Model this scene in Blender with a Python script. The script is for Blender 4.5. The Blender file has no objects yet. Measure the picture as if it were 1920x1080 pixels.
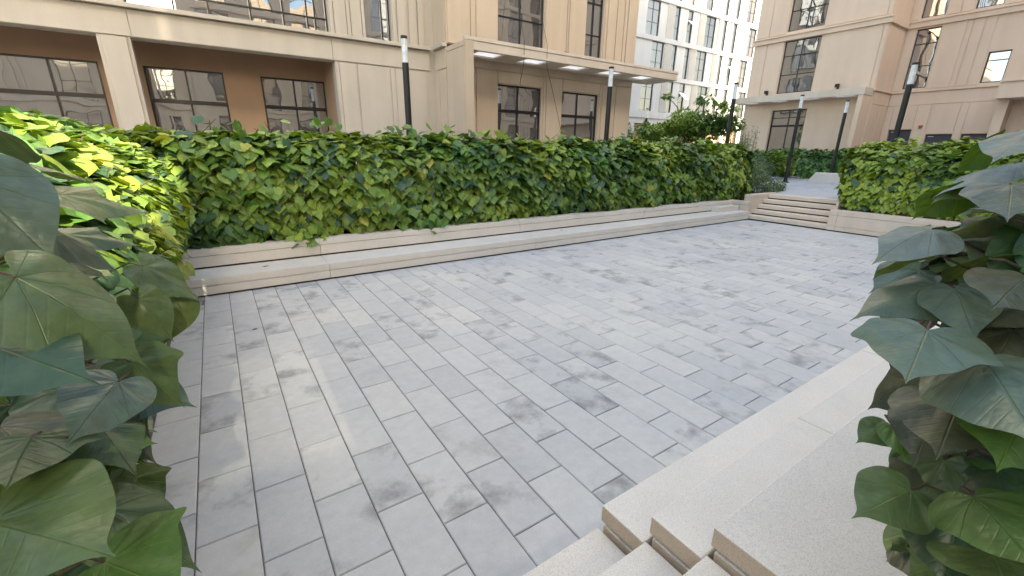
import bpy, bmesh, math, random
import numpy as np
from mathutils import Vector, Matrix
R = math.radians
random.seed(7); RNG = np.random.default_rng(7)
S = bpy.context.scene
COL = S.collection

# ------------------------------------------------------------------ camera
H = 2.08
YAW, PIT, ROL, FPX = R(55.9852), R(17.9592), R(0.7306), 802.46
cam_d = bpy.data.cameras.new('camera'); cam = bpy.data.objects.new('camera', cam_d); COL.objects.link(cam)
f = Vector((math.cos(YAW)*math.cos(PIT), math.sin(YAW)*math.cos(PIT), -math.sin(PIT)))
r = f.cross(Vector((0, 0, 1))).normalized(); u = r.cross(f)
r2 = r*math.cos(ROL)+u*math.sin(ROL); u2 = -r*math.sin(ROL)+u*math.cos(ROL)
m = Matrix((r2, u2, -f)).transposed().to_4x4(); m.translation = (0, 0, H)
cam.matrix_world = m
cam_d.sensor_width = 36; cam_d.lens = FPX/1920*36; cam_d.clip_start = 0.05; cam_d.clip_end = 600
S.camera = cam

# ------------------------------------------------------------------ light
SUN_EL = R(30.5)
world = bpy.data.worlds.new('World'); S.world = world; world.use_nodes = True
wn = world.node_tree; wn.nodes.clear()
sky = wn.nodes.new('ShaderNodeTexSky'); sky.sky_type = 'NISHITA'; sky.sun_disc = False
sky.sun_elevation = SUN_EL; sky.sun_rotation = R(180)   # sun stands towards -Y
sky.air_density = 1.0; sky.dust_density = 2.5; sky.ozone_density = 0.6
bg = wn.nodes.new('ShaderNodeBackground'); bg.inputs[1].default_value = 0.15
wo = wn.nodes.new('ShaderNodeOutputWorld')
wn.links.new(sky.outputs[0], bg.inputs[0]); wn.links.new(bg.outputs[0], wo.inputs[0])
sd = bpy.data.lights.new('sun', 'SUN'); sd.energy = 3.4; sd.angle = R(0.5); sd.color = (1, .93, .8)
sun = bpy.data.objects.new('sun', sd); COL.objects.link(sun)
sun.rotation_euler = Vector((0, -math.cos(SUN_EL), math.sin(SUN_EL))).to_track_quat('Z', 'Y').to_euler()
S.view_settings.view_transform = 'Standard'; S.view_settings.look = 'None'
S.view_settings.exposure = 2.56; S.view_settings.gamma = 1
try:
    S.view_settings.use_white_balance = True
    S.view_settings.white_balance_temperature = 7600; S.view_settings.white_balance_tint = 4
except Exception: pass
S.cycles.max_bounces = 8; S.cycles.diffuse_bounces = 4; S.cycles.transmission_bounces = 6; S.cycles.transparent_max_bounces = 8

# ------------------------------------------------------------------ helpers
def tag(o, label=None, cat=None, group=None, kind=None):
    if label: o['label'] = label
    if cat: o['category'] = cat
    if group: o['group'] = group
    if kind: o['kind'] = kind
    return o
def empty(name, loc, label, cat, group=None):
    o = bpy.data.objects.new(name, None); COL.objects.link(o); o.location = loc; o.empty_display_size = .2
    return tag(o, label, cat, group)
class MB:
    def __init__(s): s.v = []; s.f = []
    def box(s, x0, x1, y0, y1, z0, z1):
        x0, x1 = min(x0, x1), max(x0, x1); y0, y1 = min(y0, y1), max(y0, y1); z0, z1 = min(z0, z1), max(z0, z1)
        n = len(s.v)
        s.v += [(x0,y0,z0),(x1,y0,z0),(x1,y1,z0),(x0,y1,z0),(x0,y0,z1),(x1,y0,z1),(x1,y1,z1),(x0,y1,z1)]
        s.f += [tuple(n+i for i in q) for q in ((0,3,2,1),(4,5,6,7),(0,1,5,4),(1,2,6,5),(2,3,7,6),(3,0,4,7))]
        return s
    def wbox(s, w, u0, u1, d0, d1, z0, z1):   # box in a wall's own frame: u along it, d outward
        a = w(u0, d0); b = w(u1, d1)
        return s.box(a[0], b[0], a[1], b[1], z0, z1)
    def tube(s, pts, rad, n=6):
        pts = [Vector(p) for p in pts]; base = len(s.v)
        rads = rad if isinstance(rad, (list, tuple)) else [rad]*len(pts)
        for i, p in enumerate(pts):
            d = (pts[min(i+1, len(pts)-1)]-pts[max(i-1, 0)]).normalized()
            a = d.cross(Vector((0.31, .17, .93))).normalized(); b = d.cross(a)
            for k in range(n):
                t = 2*math.pi*k/n; s.v.append(tuple(p+(a*math.cos(t)+b*math.sin(t))*rads[i]))
        for i in range(len(pts)-1):
            for k in range(n):
                q = base+i*n; s.f.append((q+k, q+(k+1)%n, q+n+(k+1)%n, q+n+k))
        s.f.append(tuple(base+k for k in range(n))[::-1]); s.f.append(tuple(base+(len(pts)-1)*n+k for k in range(n)))
        return s
    def build(s, name, mat, parent=None, bevel=0, smooth=False, loc=None):
        me = bpy.data.meshes.new(name)
        if parent is not None and loc is None: loc = parent.matrix_world.translation if False else Vector(parent.location)
        if loc is None: off = Vector((0,0,0))
        else: off = Vector(loc)
        me.from_pydata([tuple(Vector(q)-off) for q in s.v], [], s.f); me.materials.append(mat)
        if smooth: me.polygons.foreach_set('use_smooth', [True]*len(me.polygons))
        o = bpy.data.objects.new(name, me); COL.objects.link(o)
        if parent is not None: o.parent = parent
        else: o.location = off
        if bevel:
            b = o.modifiers.new('bevel', 'BEVEL'); b.width = bevel; b.segments = 2; b.limit_method = 'ANGLE'
        return o
def sub(o): return o

def part(mb, name, mat, thing, parent=None, **k):
    """mesh given in world coordinates; child of `parent` (or of the thing itself)"""
    o = mb.build(name, mat, None, loc=(0,0,0), **k)
    o.parent = parent or thing
    me = o.data
    off = Vector(thing.location)
    me.transform(Matrix.Translation(-off))
    return o

# ------------------------------------------------------------------ materials
def mat(name):
    mt = bpy.data.materials.new(name); mt.use_nodes = True; nt = mt.node_tree
    return mt, nt, nt.nodes['Principled BSDF']
def N(nt, t, **k):
    n = nt.nodes.new(t)
    for a, b in k.items(): setattr(n, a, b)
    return n
def noise(nt, scale, detail=4, rough=.55, coord='Object', stretch=None):
    tc = N(nt, 'ShaderNodeTexCoord'); nz = N(nt, 'ShaderNodeTexNoise')
    nz.inputs['Scale'].default_value = scale; nz.inputs['Detail'].default_value = detail; nz.inputs['Roughness'].default_value = rough
    if stretch:
        mp = N(nt, 'ShaderNodeMapping'); mp.inputs['Scale'].default_value = stretch
        nt.links.new(tc.outputs[coord], mp.inputs[0]); nt.links.new(mp.outputs[0], nz.inputs['Vector'])
    else: nt.links.new(tc.outputs[coord], nz.inputs['Vector'])
    return nz
def ramp(nt, src, stops):
    rp = N(nt, 'ShaderNodeValToRGB'); e = rp.color_ramp.elements
    while len(e) < len(stops): e.new(.5)
    for i, (p, c) in enumerate(stops): e[i].position = p; e[i].color = tuple(c)+(1,) if len(c) == 3 else c
    nt.links.new(src, rp.inputs[0]); return rp
def mix(nt, a, b, fac, mode='MULTIPLY'):
    mx = N(nt, 'ShaderNodeMix', data_type='RGBA', blend_type=mode)
    for s_, v in ((6, a), (7, b), (0, fac)):
        if hasattr(v, 'default_value') or hasattr(v, 'is_linked'): nt.links.new(v, mx.inputs[s_])
        elif isinstance(v, (int, float)): mx.inputs[s_].default_value = v
        else: mx.inputs[s_].default_value = tuple(v)+(1,)
    return mx.outputs[2]
def bump(nt, src, p, strength=.2, dist=.01):
    b = N(nt, 'ShaderNodeBump'); b.inputs['Strength'].default_value = strength; b.inputs['Distance'].default_value = dist
    nt.links.new(src, b.inputs['Height']); nt.links.new(b.outputs[0], p.inputs['Normal'])
def stucco(name, col, var=.10, rough=.85, speck=0.0, speck_scale=160, streak=.08, spec=.3, fine=.06):
    mt, nt, p = mat(name)
    n1 = noise(nt, .7, 5, .6); n2 = noise(nt, 1.3, 4, .6, stretch=(2.2, 2.2, .16)); n3 = noise(nt, speck_scale, 2, .7)
    g = lambda v: (v, v, v)
    a = ramp(nt, n1.outputs[0], [(.3, g(1-var)), (.7, g(1+0*var))])
    b = ramp(nt, n2.outputs[0], [(.35, g(1-streak)), (.65, g(1))])
    c = ramp(nt, n3.outputs[0], [(.36, g(1-speck-fine)), (.5, g(1)), (.66, g(1+fine*.6))])
    x = mix(nt, col, a.outputs[0], 1.0); x = mix(nt, x, b.outputs[0], 1.0); x = mix(nt, x, c.outputs[0], 1.0)
    nt.links.new(x, p.inputs['Base Color']); p.inputs['Roughness'].default_value = rough; p.inputs['Specular IOR Level'].default_value = spec
    bump(nt, n3.outputs[0], p, .25, .002)
    return mt
def plain(name, col, rough=.5, metal=0, spec=.5, nz=0):
    mt, nt, p = mat(name); p.inputs['Roughness'].default_value = rough; p.inputs['Metallic'].default_value = metal
    p.inputs['Specular IOR Level'].default_value = spec
    q = noise(nt, 9, 3); x = ramp(nt, q.outputs[0], [(.3, tuple(c*.85 for c in col)), (.7, tuple(min(1, c*1.1) for c in col))])
    nt.links.new(x.outputs[0], p.inputs['Base Color']); return mt
M = {}
M['wall'] = stucco('beige_render', (.575, .46, .35), .10, streak=.07)
M['wall_pale'] = stucco('pale_render', (.50, .445, .38), .10, streak=.08)
M['wall_warm'] = stucco('peach_render', (.74, .56, .43), .08, streak=.06)
M['porch'] = stucco('shade_brown_render', (.40, .265, .175), .12, streak=.05)  # porch shade and warm bounce painted into beige render; infill reuses the brown
M['white'] = stucco('white_cladding', (.47, .495, .525), .06, streak=.06)
M['flute'] = stucco('fluted_cladding', (.55, .55, .54), .06, streak=.06)
M['stone'] = stucco('cream_cast_stone', (.71, .66, .60), .08, .75, speck=.20, speck_scale=210, streak=.05)
M['stone_end'] = stucco('warm_stone_end', (.60, .47, .35), .12, .8, speck=.15, streak=.05)
M['stone_far'] = stucco('sand_cast_stone', (.70, .59, .49), .10, .8, speck=.1, streak=.10)
M['groove'] = plain('joint_shadow_gap', (.06, .05, .045), .9)
M['frame'] = plain('dark_bronze_aluminium', (.022, .02, .022), .35, .3)
M['post'] = plain('black_powder_coat', (.018, .016, .018), .45, .2)
M['soil'] = plain('planting_soil', (.055, .04, .028), .95)
M['ground'] = stucco('ground_concrete', (.33, .32, .31), .15)
M['bark'] = plain('woody_stem', (.075, .05, .035), .8)
M['steel'] = plain('galvanised_steel', (.25, .24, .22), .5, .7)
M['red'] = plain('red_brown_plastic', (.30, .07, .04), .5)
M['lens'] = plain('opal_lamp_lens', (.72, .74, .76), .35)
M['door'] = plain('dark_grey_door', (.045, .045, .06), .5)
M['lightpanel'] = plain('white_acrylic', (.8, .8, .78), .4)
# frosted canopy glass
mt, nt, p = mat('frosted_canopy_glass'); p.inputs['Base Color'].default_value = (.9, .92, .92, 1); p.inputs['Roughness'].default_value = .5
tl = N(nt, 'ShaderNodeBsdfTranslucent'); tl.inputs[0].default_value = (.95, .96, .97, 1)
mx = N(nt, 'ShaderNodeMixShader'); mx.inputs[0].default_value = .85
nt.links.new(p.outputs[0], mx.inputs[1]); nt.links.new(tl.outputs[0], mx.inputs[2])
nt.links.new(mx.outputs[0], nt.nodes['Material Output'].inputs[0]); M['frost'] = mt
# window glass: reflective coated pane, a little wavy
def glass(name, dark, refl, wave=.006, blind=None):
    mt, nt, p = mat(name); p.inputs['Roughness'].default_value = .6; p.inputs['Specular IOR Level'].default_value = .2
    q = noise(nt, .45, 2, .5, stretch=(1, 1, .35))
    c = ramp(nt, q.outputs[0], [(.42, dark), (.6, blind or tuple(v*1.8 for v in dark))]); nt.links.new(c.outputs[0], p.inputs['Base Color'])
    g = N(nt, 'ShaderNodeBsdfGlossy'); g.inputs[0].default_value = (.9, .92, .95, 1); g.inputs['Roughness'].default_value = .015
    w = noise(nt, 1.1, 1, .5); b = N(nt, 'ShaderNodeBump'); b.inputs['Strength'].default_value = 1; b.inputs['Distance'].default_value = wave
    nt.links.new(w.outputs[0], b.inputs['Height']); nt.links.new(b.outputs[0], g.inputs['Normal'])
    mx = N(nt, 'ShaderNodeMixShader'); mx.inputs[0].default_value = refl
    nt.links.new(p.outputs[0], mx.inputs[1]); nt.links.new(g.outputs[0], mx.inputs[2])
    nt.links.new(mx.outputs[0], nt.nodes['Material Output'].inputs[0]); return mt
M['glass'] = glass('reflective_window_glass', (.05, .048, .05), .46, .006, blind=(.10, .09, .085))
M['glass_w'] = glass('tinted_window_glass', (.022, .018, .018), .12, .004, blind=(.075, .06, .052))

# pavers: colour attribute carries each slab's own batch shade
def paver_mat(name, base, vary=1.0, stain=1.0):
    mt, nt, p = mat(name)
    at = N(nt, 'ShaderNodeAttribute'); at.attribute_name = 'slab'
    g = lambda v: (v, v, v)
    sp = N(nt, 'ShaderNodeSeparateColor'); nt.links.new(at.outputs['Color'], sp.inputs[0])
    tone = ramp(nt, sp.outputs[0], [(0, (.90, .905, .915)), (.5, (.98, .98, .975)), (1, (1.05, 1.04, 1.01))])
    tc = N(nt, 'ShaderNodeTexCoord')
    cmb = N(nt, 'ShaderNodeVectorMath', operation='MULTIPLY_ADD')
    nt.links.new(at.outputs['Color'], cmb.inputs[0]); cmb.inputs[1].default_value = (37, 51, 23); nt.links.new(tc.outputs['Object'], cmb.inputs[2])
    bl = N(nt, 'ShaderNodeTexNoise'); bl.inputs['Scale'].default_value = 3.1; bl.inputs['Detail'].default_value = 8; bl.inputs['Roughness'].default_value = .62
    nt.links.new(cmb.outputs[0], bl.inputs['Vector'])
    blot = ramp(nt, bl.outputs[0], [(.0, g(1)), (.50, g(1)), (.57, g(.80)), (.68, g(.52))])
    # only some slabs carry the stain
    gate = ramp(nt, sp.outputs[1], [(.36, g(0)), (.70, g(stain))])
    big = noise(nt, .5, 4, .6); bigr = ramp(nt, big.outputs[0], [(.35, (.93, .94, .96)), (.65, (1.03, 1.02, 1.0))])
    fine = noise(nt, 190, 3, .8); finer = ramp(nt, fine.outputs[0], [(.3, g(.86)), (.7, g(1.1))])
    mid = noise(nt, 9, 6, .75); midr = ramp(nt, mid.outputs[0], [(.3, g(.90)), (.7, g(1.06))])
    x = mix(nt, base, tone.outputs[0], 1.0); x = mix(nt, x, blot.outputs[0], gate.outputs[0])
    x = mix(nt, x, bigr.outputs[0], 1.0); x = mix(nt, x, finer.outputs[0], 1.0); x = mix(nt, x, midr.outputs[0], 1.0)
    nt.links.new(x, p.inputs['Base Color']); p.inputs['Roughness'].default_value = .72; p.inputs['Specular IOR Level'].default_value = .35
    bump(nt, fine.outputs[0], p, .3, .0015); return mt
M['paver'] = paver_mat('grey_blue_paver', (.515, .513, .512))
M['paver_up'] = paver_mat('deck_paver', (.42, .44, .48), stain=.5)
M['joint'] = plain('sandy_paver_joint', (.12, .112, .098), .95)

# leaves
def leaf_mat(name, bright=1.0, trans=.24, rough=.42, vein=True):
    mt, nt, p = mat(name)
    at = N(nt, 'ShaderNodeAttribute'); at.attribute_name = 'tint'
    q = noise(nt, 26, 3, .6); g = lambda v: (v, v, v)
    qr = ramp(nt, q.outputs[0], [(.3, g(.82)), (.7, g(1.15))])
    x = mix(nt, at.outputs['Color'], qr.outputs[0], 1.0)
    q2 = noise(nt, 5.5, 4, .6); yr = ramp(nt, q2.outputs[0], [(.5, (1, 1, 1)), (.72, (1.5, 1.22, .8))]); x = mix(nt, x, yr.outputs[0], .8)
    vo = N(nt, 'ShaderNodeTexVoronoi'); vo.inputs['Scale'].default_value = 75; tcv = N(nt, 'ShaderNodeTexCoord'); nt.links.new(tcv.outputs['Object'], vo.inputs['Vector'])
    vr = ramp(nt, vo.outputs['Distance'], [(0, (1.05, 1.05, 1.05)), (.7, (.90, .92, .9))]); x = mix(nt, x, vr.outputs[0], .7)
    if vein:
        uv = N(nt, 'ShaderNodeUVMap'); uv.uv_map = 'leaf'
        s = N(nt, 'ShaderNodeSeparateXYZ'); nt.links.new(uv.outputs[0], s.inputs[0])
        def m_(op, a, b=None, c=None):
            n_ = N(nt, 'ShaderNodeMath', operation=op)
            for i, v in enumerate((a, b, c)):
                if v is None: continue
                if isinstance(v, (int, float)): n_.inputs[i].default_value = v
                else: nt.links.new(v, n_.inputs[i])
            return n_.outputs[0]
        ax = m_('ABSOLUTE', s.outputs[0])
        # palmate mains: midrib and two radiating pairs
        ang = m_('ARCTAN2', ax, s.outputs[1]); rad = m_('SQRT', m_('ADD', m_('MULTIPLY', ax, ax), m_('MULTIPLY', s.outputs[1], s.outputs[1])))
        lines = None
        for a0, w in ((0, .011), (.62, .006), (1.25, .005), (1.95, .004)):
            d = m_('MULTIPLY', m_('ABSOLUTE', m_('SINE', m_('SUBTRACT', ang, a0))), rad)
            l = m_('SUBTRACT', 1.0, m_('SMOOTH_MIN', m_('DIVIDE', d, w), 1.0, .1))
            lines = l if lines is None else m_('MAXIMUM', lines, l)
        # pinnate side veins
        fr = m_('FRACT', m_('MULTIPLY', m_('SUBTRACT', s.outputs[1], m_('MULTIPLY', ax, .75)), 7.0))
        pv = m_('SUBTRACT', 1.0, m_('SMOOTH_MIN', m_('MULTIPLY', m_('ABSOLUTE', m_('SUBTRACT', fr, .5)), 9.0), 1.0, .3))
        allv = m_('MAXIMUM', lines, m_('MULTIPLY', pv, .16))
        x = mix(nt, x, (1.4, 1.4, 1.1), m_('MULTIPLY', allv, .6))
        b = N(nt, 'ShaderNodeBump'); b.inputs['Strength'].default_value = .55; b.inputs['Distance'].default_value = .004
        inv = m_('SUBTRACT', m_('SUBTRACT', m_('MULTIPLY', q.outputs[0], .7), m_('MULTIPLY', vo.outputs['Distance'], .35)), allv)
        nt.links.new(inv, b.inputs['Height']); nt.links.new(b.outputs[0], p.inputs['Normal'])
    nt.links.new(x, p.inputs['Base Color']); p.inputs['Roughness'].default_value = rough; p.inputs['Specular IOR Level'].default_value = .5
    t = N(nt, 'ShaderNodeBsdfTranslucent'); tx = mix(nt, x, (1.7, 1.5, .5), 1.0); nt.links.new(tx, t.inputs[0])
    ms = N(nt, 'ShaderNodeMixShader'); ms.inputs[0].default_value = trans
    nt.links.new(p.outputs[0], ms.inputs[1]); nt.links.new(t.outputs[0], ms.inputs[2])
    nt.links.new(ms.outputs[0], nt.nodes['Material Output'].inputs[0]); return mt
M['leaf'] = leaf_mat('heart_leaf')
M['leaf_near'] = leaf_mat('heart_leaf_close', rough=.38)
M['needle'] = leaf_mat('fine_shrub_leaf', vein=False, rough=.6)

# ------------------------------------------------------------------ leaf templates
HALF = [(.03,-.035),(.11,-.15),(.25,-.20),(.39,-.13),(.48,.02),(.51,.20),(.47,.38),(.38,.54),(.265,.69),(.15,.81),(.065,.90),(.022,.985)]
LOBE = [(.03,-.035),(.11,-.15),(.25,-.20),(.40,-.13),(.50,.02),(.54,.18),(.60,.38),(.45,.43),(.35,.55),(.24,.69),(.14,.81),(.06,.90),(.02,.985)]
def densify(pts, k):
    o = []; q = [pts[0]]+list(pts)+[(0, 1.07)]
    for i in range(1, len(q)-1):
        p0, p1, p2, p3 = q[i-1], q[i], q[i+1], q[min(i+2, len(q)-1)]
        for j in range(k):
            t = j/k
            o.append(tuple(.5*((2*b)+(-a+c)*t+(2*a-5*b+4*c-d)*t*t+(-a+3*b-3*c+d)*t**3) for a, b, c, d in zip(p0, p1, p2, p3)))
    return o
def leaf_template(near, lobed, curl, fold, wave, ph, skew=0.0):
    half = LOBE if lobed else HALF
    if near > 1: half = densify(half, near)
    if not near: half = [half[i] for i in ((1,2,4,6,8,10) if not lobed else (1,2,4,6,7,9,11))]
    out = [(x, y) for x, y in half]+[(0, 1.07)]+[(-x, y) for x, y in half[::-1]]
    rings = (9 if near > 2 else 5) if near else 1
    V = [(0., 0.)]; F = []
    n = len(out)
    for k in range(1, rings+1):
        fr = (k/rings)
        for x, y in out: V.append((x*fr, y*fr))
    if not near:
        # centre vertex sits on the midrib a third of the way up, base notch is its own vertex
        V[0] = (0., .30); V.append((0., 0.)); n0 = len(V)-1
        for k in range(n-1): F.append((0, 1+k, 2+k))
        F.append((0, n0, 1)); F.append((0, n, n0))
    else:
        for k in range(n-1): F.append((0, 1+k, 2+k))
        for q in range(rings-1):
            a = 1+q*n; b = a+n
            for k in range(n-1): F.append((a+k, b+k, b+k+1, a+k+1))
    V = np.array(V); x, y = V[:,0], V[:,1]
    rr = np.hypot(x, y); an = np.arctan2(x, y)
    z = -fold*(np.sqrt(x*x+.012)-.11) - curl*np.clip(y, 0, 2)**2 - .10*np.clip(rr-.25, 0, 1) + wave*np.sin(an*5+ph)*rr**2
    z += skew*x*np.abs(y)
    if near: z += .012*np.cos(an*7.5)*np.minimum(rr*3, 1)*(1-.4*rr)+.010*np.sin(x*9+ph)*np.sin(y*11+ph*2)
    P = np.stack([x, y, z], 1)
    return P, F, V
def templates(near):
    T = []
    for i in range(6):
        rg = random.Random(i+3)
        T.append(leaf_template(near, i in ((1, 4) if not near else (1,)), rg.uniform(.02, .28), rg.uniform(-.05, .38), rg.uniform(.04, .10), rg.uniform(0, 6), rg.uniform(-.25, .25)))
    return T
T_KEY, T_NEAR, T_FAR = templates(4), templates(2), templates(0)
def unit(a): return a/np.maximum(np.linalg.norm(a, axis=-1, keepdims=True), 1e-9)
def leaves(name, P, Tp, Nm, size, tint, near, mt, thing, width=None):
    """one mesh of leaves: base points P, tip directions Tp, face normals Nm"""
    T = T_KEY if near == 'key' else (T_NEAR if near else T_FAR)
    n = len(P); kind = RNG.integers(0, len(T), n)
    Tp = unit(Tp); B = unit(np.cross(Tp, Nm)); Nn = np.cross(B, Tp)
    if width is None: width = RNG.uniform(.82, 1.12, n)
    Vs, Ls, Lt, UVs, Ts = [], [], [], [], []; off = 0
    for k in range(len(T)):
        idx = np.where(kind == k)[0]
        if not len(idx): continue
        L, F, UV = T[k]; nv = len(L)
        s = size[idx][:, None, None]
        V = P[idx][:, None]+s*(L[None,:,0:1]*width[idx][:,None,None]*B[idx][:,None]+L[None,:,1:2]*Tp[idx][:,None]+L[None,:,2:3]*Nn[idx][:,None])
        Vs.append(V.reshape(-1, 3))
        fl = np.concatenate([np.array(q) for q in F]); ft = np.array([len(q) for q in F])
        m_ = len(idx)
        Ls.append((fl[None]+off+np.arange(m_)[:,None]*nv).ravel()); Lt.append(np.tile(ft, m_))
        UVs.append(np.tile(UV[fl], (m_, 1))); Ts.append(np.repeat(tint[idx], nv, axis=0)); off += nv*m_
    V = np.concatenate(Vs)-np.array(thing.location); L = np.concatenate(Ls); Lt = np.concatenate(Lt); UV = np.concatenate(UVs); Tt = np.concatenate(Ts)
    me = bpy.data.meshes.new(name); me.vertices.add(len(V)); me.vertices.foreach_set('co', V.ravel())
    me.loops.add(len(L)); me.loops.foreach_set('vertex_index', L.astype(np.int32))
    me.polygons.add(len(Lt)); st = np.concatenate([[0], np.cumsum(Lt)[:-1]])
    me.polygons.foreach_set('loop_start', st.astype(np.int32)); me.polygons.foreach_set('loop_total', Lt.astype(np.int32))
    me.update(calc_edges=True)
    ul = me.uv_layers.new(name='leaf'); ul.data.foreach_set('uv', UV.astype(np.float32).ravel())
    ca = me.color_attributes.new('tint', 'FLOAT_COLOR', 'POINT')
    ca.data.foreach_set('color', np.concatenate([Tt, np.ones((len(Tt), 1))], 1).astype(np.float32).ravel())
    if near: me.polygons.foreach_set('use_smooth', np.ones(len(Lt), bool))
    me.materials.append(mt); me.validate()
    o = bpy.data.objects.new(name, me); COL.objects.link(o); o.parent = thing
    return o
def lump(P, s, seed):   # cheap smooth noise, -1..1
    q = P*s+seed
    return (np.sin(q[:,0]*1.7+1.3*np.sin(q[:,1]*1.1))+np.sin(q[:,1]*2.3+1.7*np.sin(q[:,2]*1.3+q[:,0]*.6))+np.sin(q[:,2]*2.9+q[:,0]*1.9))/3
def tints(P, yellow=.3, seed=0, amount=1.0, brown=.001):
    n = len(P)
    dark = np.array([.035, .095, .025]); mid = np.array([.115, .25, .05]); lime = np.array([.29, .40, .06]); gold = np.array([.36, .36, .06]); blu = np.array([.045, .11, .06])
    a = np.clip(.45+.5*lump(P, 1.1, seed)+RNG.normal(0, .28, n), 0, 1)[:,None]
    c = dark*(1-a)+mid*a
    yv = np.clip(yellow+.55*lump(P, .9, seed+5)+RNG.normal(0, .22, n)-.35, 0, 1)[:,None]*amount
    c = c*(1-yv)+lime*yv
    y2 = (RNG.random(n) < .009*amount*(yellow*2))[:,None]; c = np.where(y2, gold, c)
    b2 = (RNG.random(n) < .12)[:,None]; c = np.where(b2, blu, c)
    b3 = (RNG.random(n) < brown)[:,None]; c = np.where(b3, np.array([.16, .07, .03]), c)
    return c
def shell(path, normals, along, n, depth, lean=.25):
    """sample a hedge surface: `path` is its cross section (a, z) polyline, swept along an axis"""
    path = np.array(path, float); seg = np.linalg.norm(np.diff(path, axis=0), axis=1); cs = np.concatenate([[0], np.cumsum(seg)])
    t = RNG.random(n)*cs[-1]; i = np.clip(np.searchsorted(cs, t)-1, 0, len(seg)-1); fr = ((t-cs[i])/seg[i])[:,None]
    pt = path[i]*(1-fr)+path[i+1]*fr
    d = path[i+1]-path[i]; nn = unit(np.stack([d[:,1]*-1, d[:,0]], 1))
    return pt, nn, RNG.uniform(along[0], along[1], n), RNG.random(n)**1.3*depth
def hedge_leaves(name, thing, path, axis, sign, along, n, size, depth, near, mt, yellow, seed, lumpy=.09, top_up=.9, cut=None, amount=1.0):
    """path: list of (a, z), a = distance across; axis 'x' means the hedge runs along x"""
    pt, nn, al, dp = shell(path, None, along, n, depth)
    if axis == 'x':
        P = np.stack([al, pt[:,0], pt[:,1]], 1); Nw = np.stack([np.zeros(n), nn[:,0], nn[:,1]], 1)
    else:
        P = np.stack([pt[:,0], al, pt[:,1]], 1); Nw = np.stack([nn[:,0], np.zeros(n), nn[:,1]], 1)
    Nw = Nw*sign
    P = P-Nw*dp[:,None]+Nw*(lumpy*lump(P, 1.9, seed)+lumpy*.6*lump(P, 4.3, seed+9))[:,None]
    up = np.array([0, 0, 1.]); topness = np.clip(Nw[:,2], 0, 1)[:,None]
    rnd = RNG.normal(0, 1, (n, 3))
    Nm = unit(Nw*(.85-.2*topness)+up*(.85+.5*topness)+rnd*.42)
    tip = unit(Nw*(.75)-up*(.95-.8*topness)+rnd*(.38+.5*topness))
    tip = unit(tip-Nm*np.sum(tip*Nm, 1, keepdims=True)*.8)
    sz = size*RNG.uniform(.62, 1.18, n)
    if cut is not None:
        k = cut(P); P, Nm, tip, sz = P[k], Nm[k], tip[k], sz[k]
    P = P-tip*sz[:,None]*.35
    return leaves(name, P, tip, Nm, sz, tints(P, yellow, seed, amount), near, mt, thing)
def stems(name, thing, boxr, n, rad=.008, rise=1.0, spread=.35, twigs=2):
    mb = MB(); x0, x1, y0, y1, z0, z1 = boxr
    for i in range(n):
        x, y = random.uniform(x0, x1), random.uniform(y0, y1)
        pts = [(x, y, z0)]; k = 5
        for j in range(1, k+1):
            x = min(max(x+random.uniform(-spread, spread)*.4, x0), x1); y = min(max(y+random.uniform(-spread, spread)*.4, y0), y1)
            pts.append((x, y, z0+(z1-z0)*rise*j/k))
        mb.tube(pts, [rad*(1-.12*j) for j in range(k+1)], 5)
        for t in range(twigs):
            j = random.randint(1, k); p0 = pts[j]
            q = (p0[0]+random.uniform(-spread, spread), p0[1]+random.uniform(-spread, spread), p0[2]+random.uniform(.05, .3))
            mb.tube([p0, q], [rad*.55, rad*.3], 4)
    return part(mb, name, M['bark'], thing)

# ------------------------------------------------------------------ ground and paving
DECK = .75; NEAR = .56
MB().box(-120, 200, -120, 200, -1.2, -.03).build('ground', M['ground'], loc=(0,0,0)); tag(bpy.data.objects['ground'], kind='structure')
def pavers(name, x0, x1, y0, y1, z, w, l, mt, phase=0, first=None, skip=None):
    V, F, C = [], [], []; g = .0030; ch = .005; col = 0; x = x0
    while x < x1-.02:
        ww = w if not (first and col == 0) else first
        xe = min(x+ww, x1); y = y0-l+(phase+(col % 2)*l/2) % l
        while y < y1:
            ya, yb = max(y, y0), min(y+l, y1)
            if yb-ya > .03 and not (skip and skip(x, xe, ya, yb)):
                n = len(V); dz = random.uniform(-.0012, .0012); a, b, c, d = x+g, xe-g, ya+g, yb-g
                zt = z+dz; tx = random.uniform(-.0006, .0006)
                V += [(a,c,z-.03),(b,c,z-.03),(b,d,z-.03),(a,d,z-.03),(a,c,zt-ch),(b,c,zt-ch),(b,d,zt-ch),(a,d,zt-ch),
                      (a+ch,c+ch,zt+tx),(b-ch,c+ch,zt-tx),(b-ch,d-ch,zt-tx),(a+ch,d-ch,zt+tx)]
                for q in ((0,1,5,4),(1,2,6,5),(2,3,7,6),(3,0,4,7),(4,5,9,8),(5,6,10,9),(6,7,11,10),(7,4,8,11),(8,9,10,11)): F.append(tuple(n+i for i in q))
                cc = (random.random(), random.random(), random.random(), 1); C += [cc]*12
            y += l
        x = xe; col += 1
    me = bpy.data.meshes.new(name); me.from_pydata(V, [], F); me.materials.append(mt)
    ca = me.color_attributes.new('slab', 'FLOAT_COLOR', 'POINT'); ca.data.foreach_set('color', np.array(C, np.float32).ravel())
    o = bpy.data.objects.new(name, me); COL.objects.link(o); tag(o, kind='structure')
    return o
dr = (-.715, -.42, 6.93, 7.17)
pavers('plaza_paving', -.72, 14.12, 1.10, 7.32, 0, .2985, .5835, M['paver'], phase=.145+.29,
       skip=None)
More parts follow.
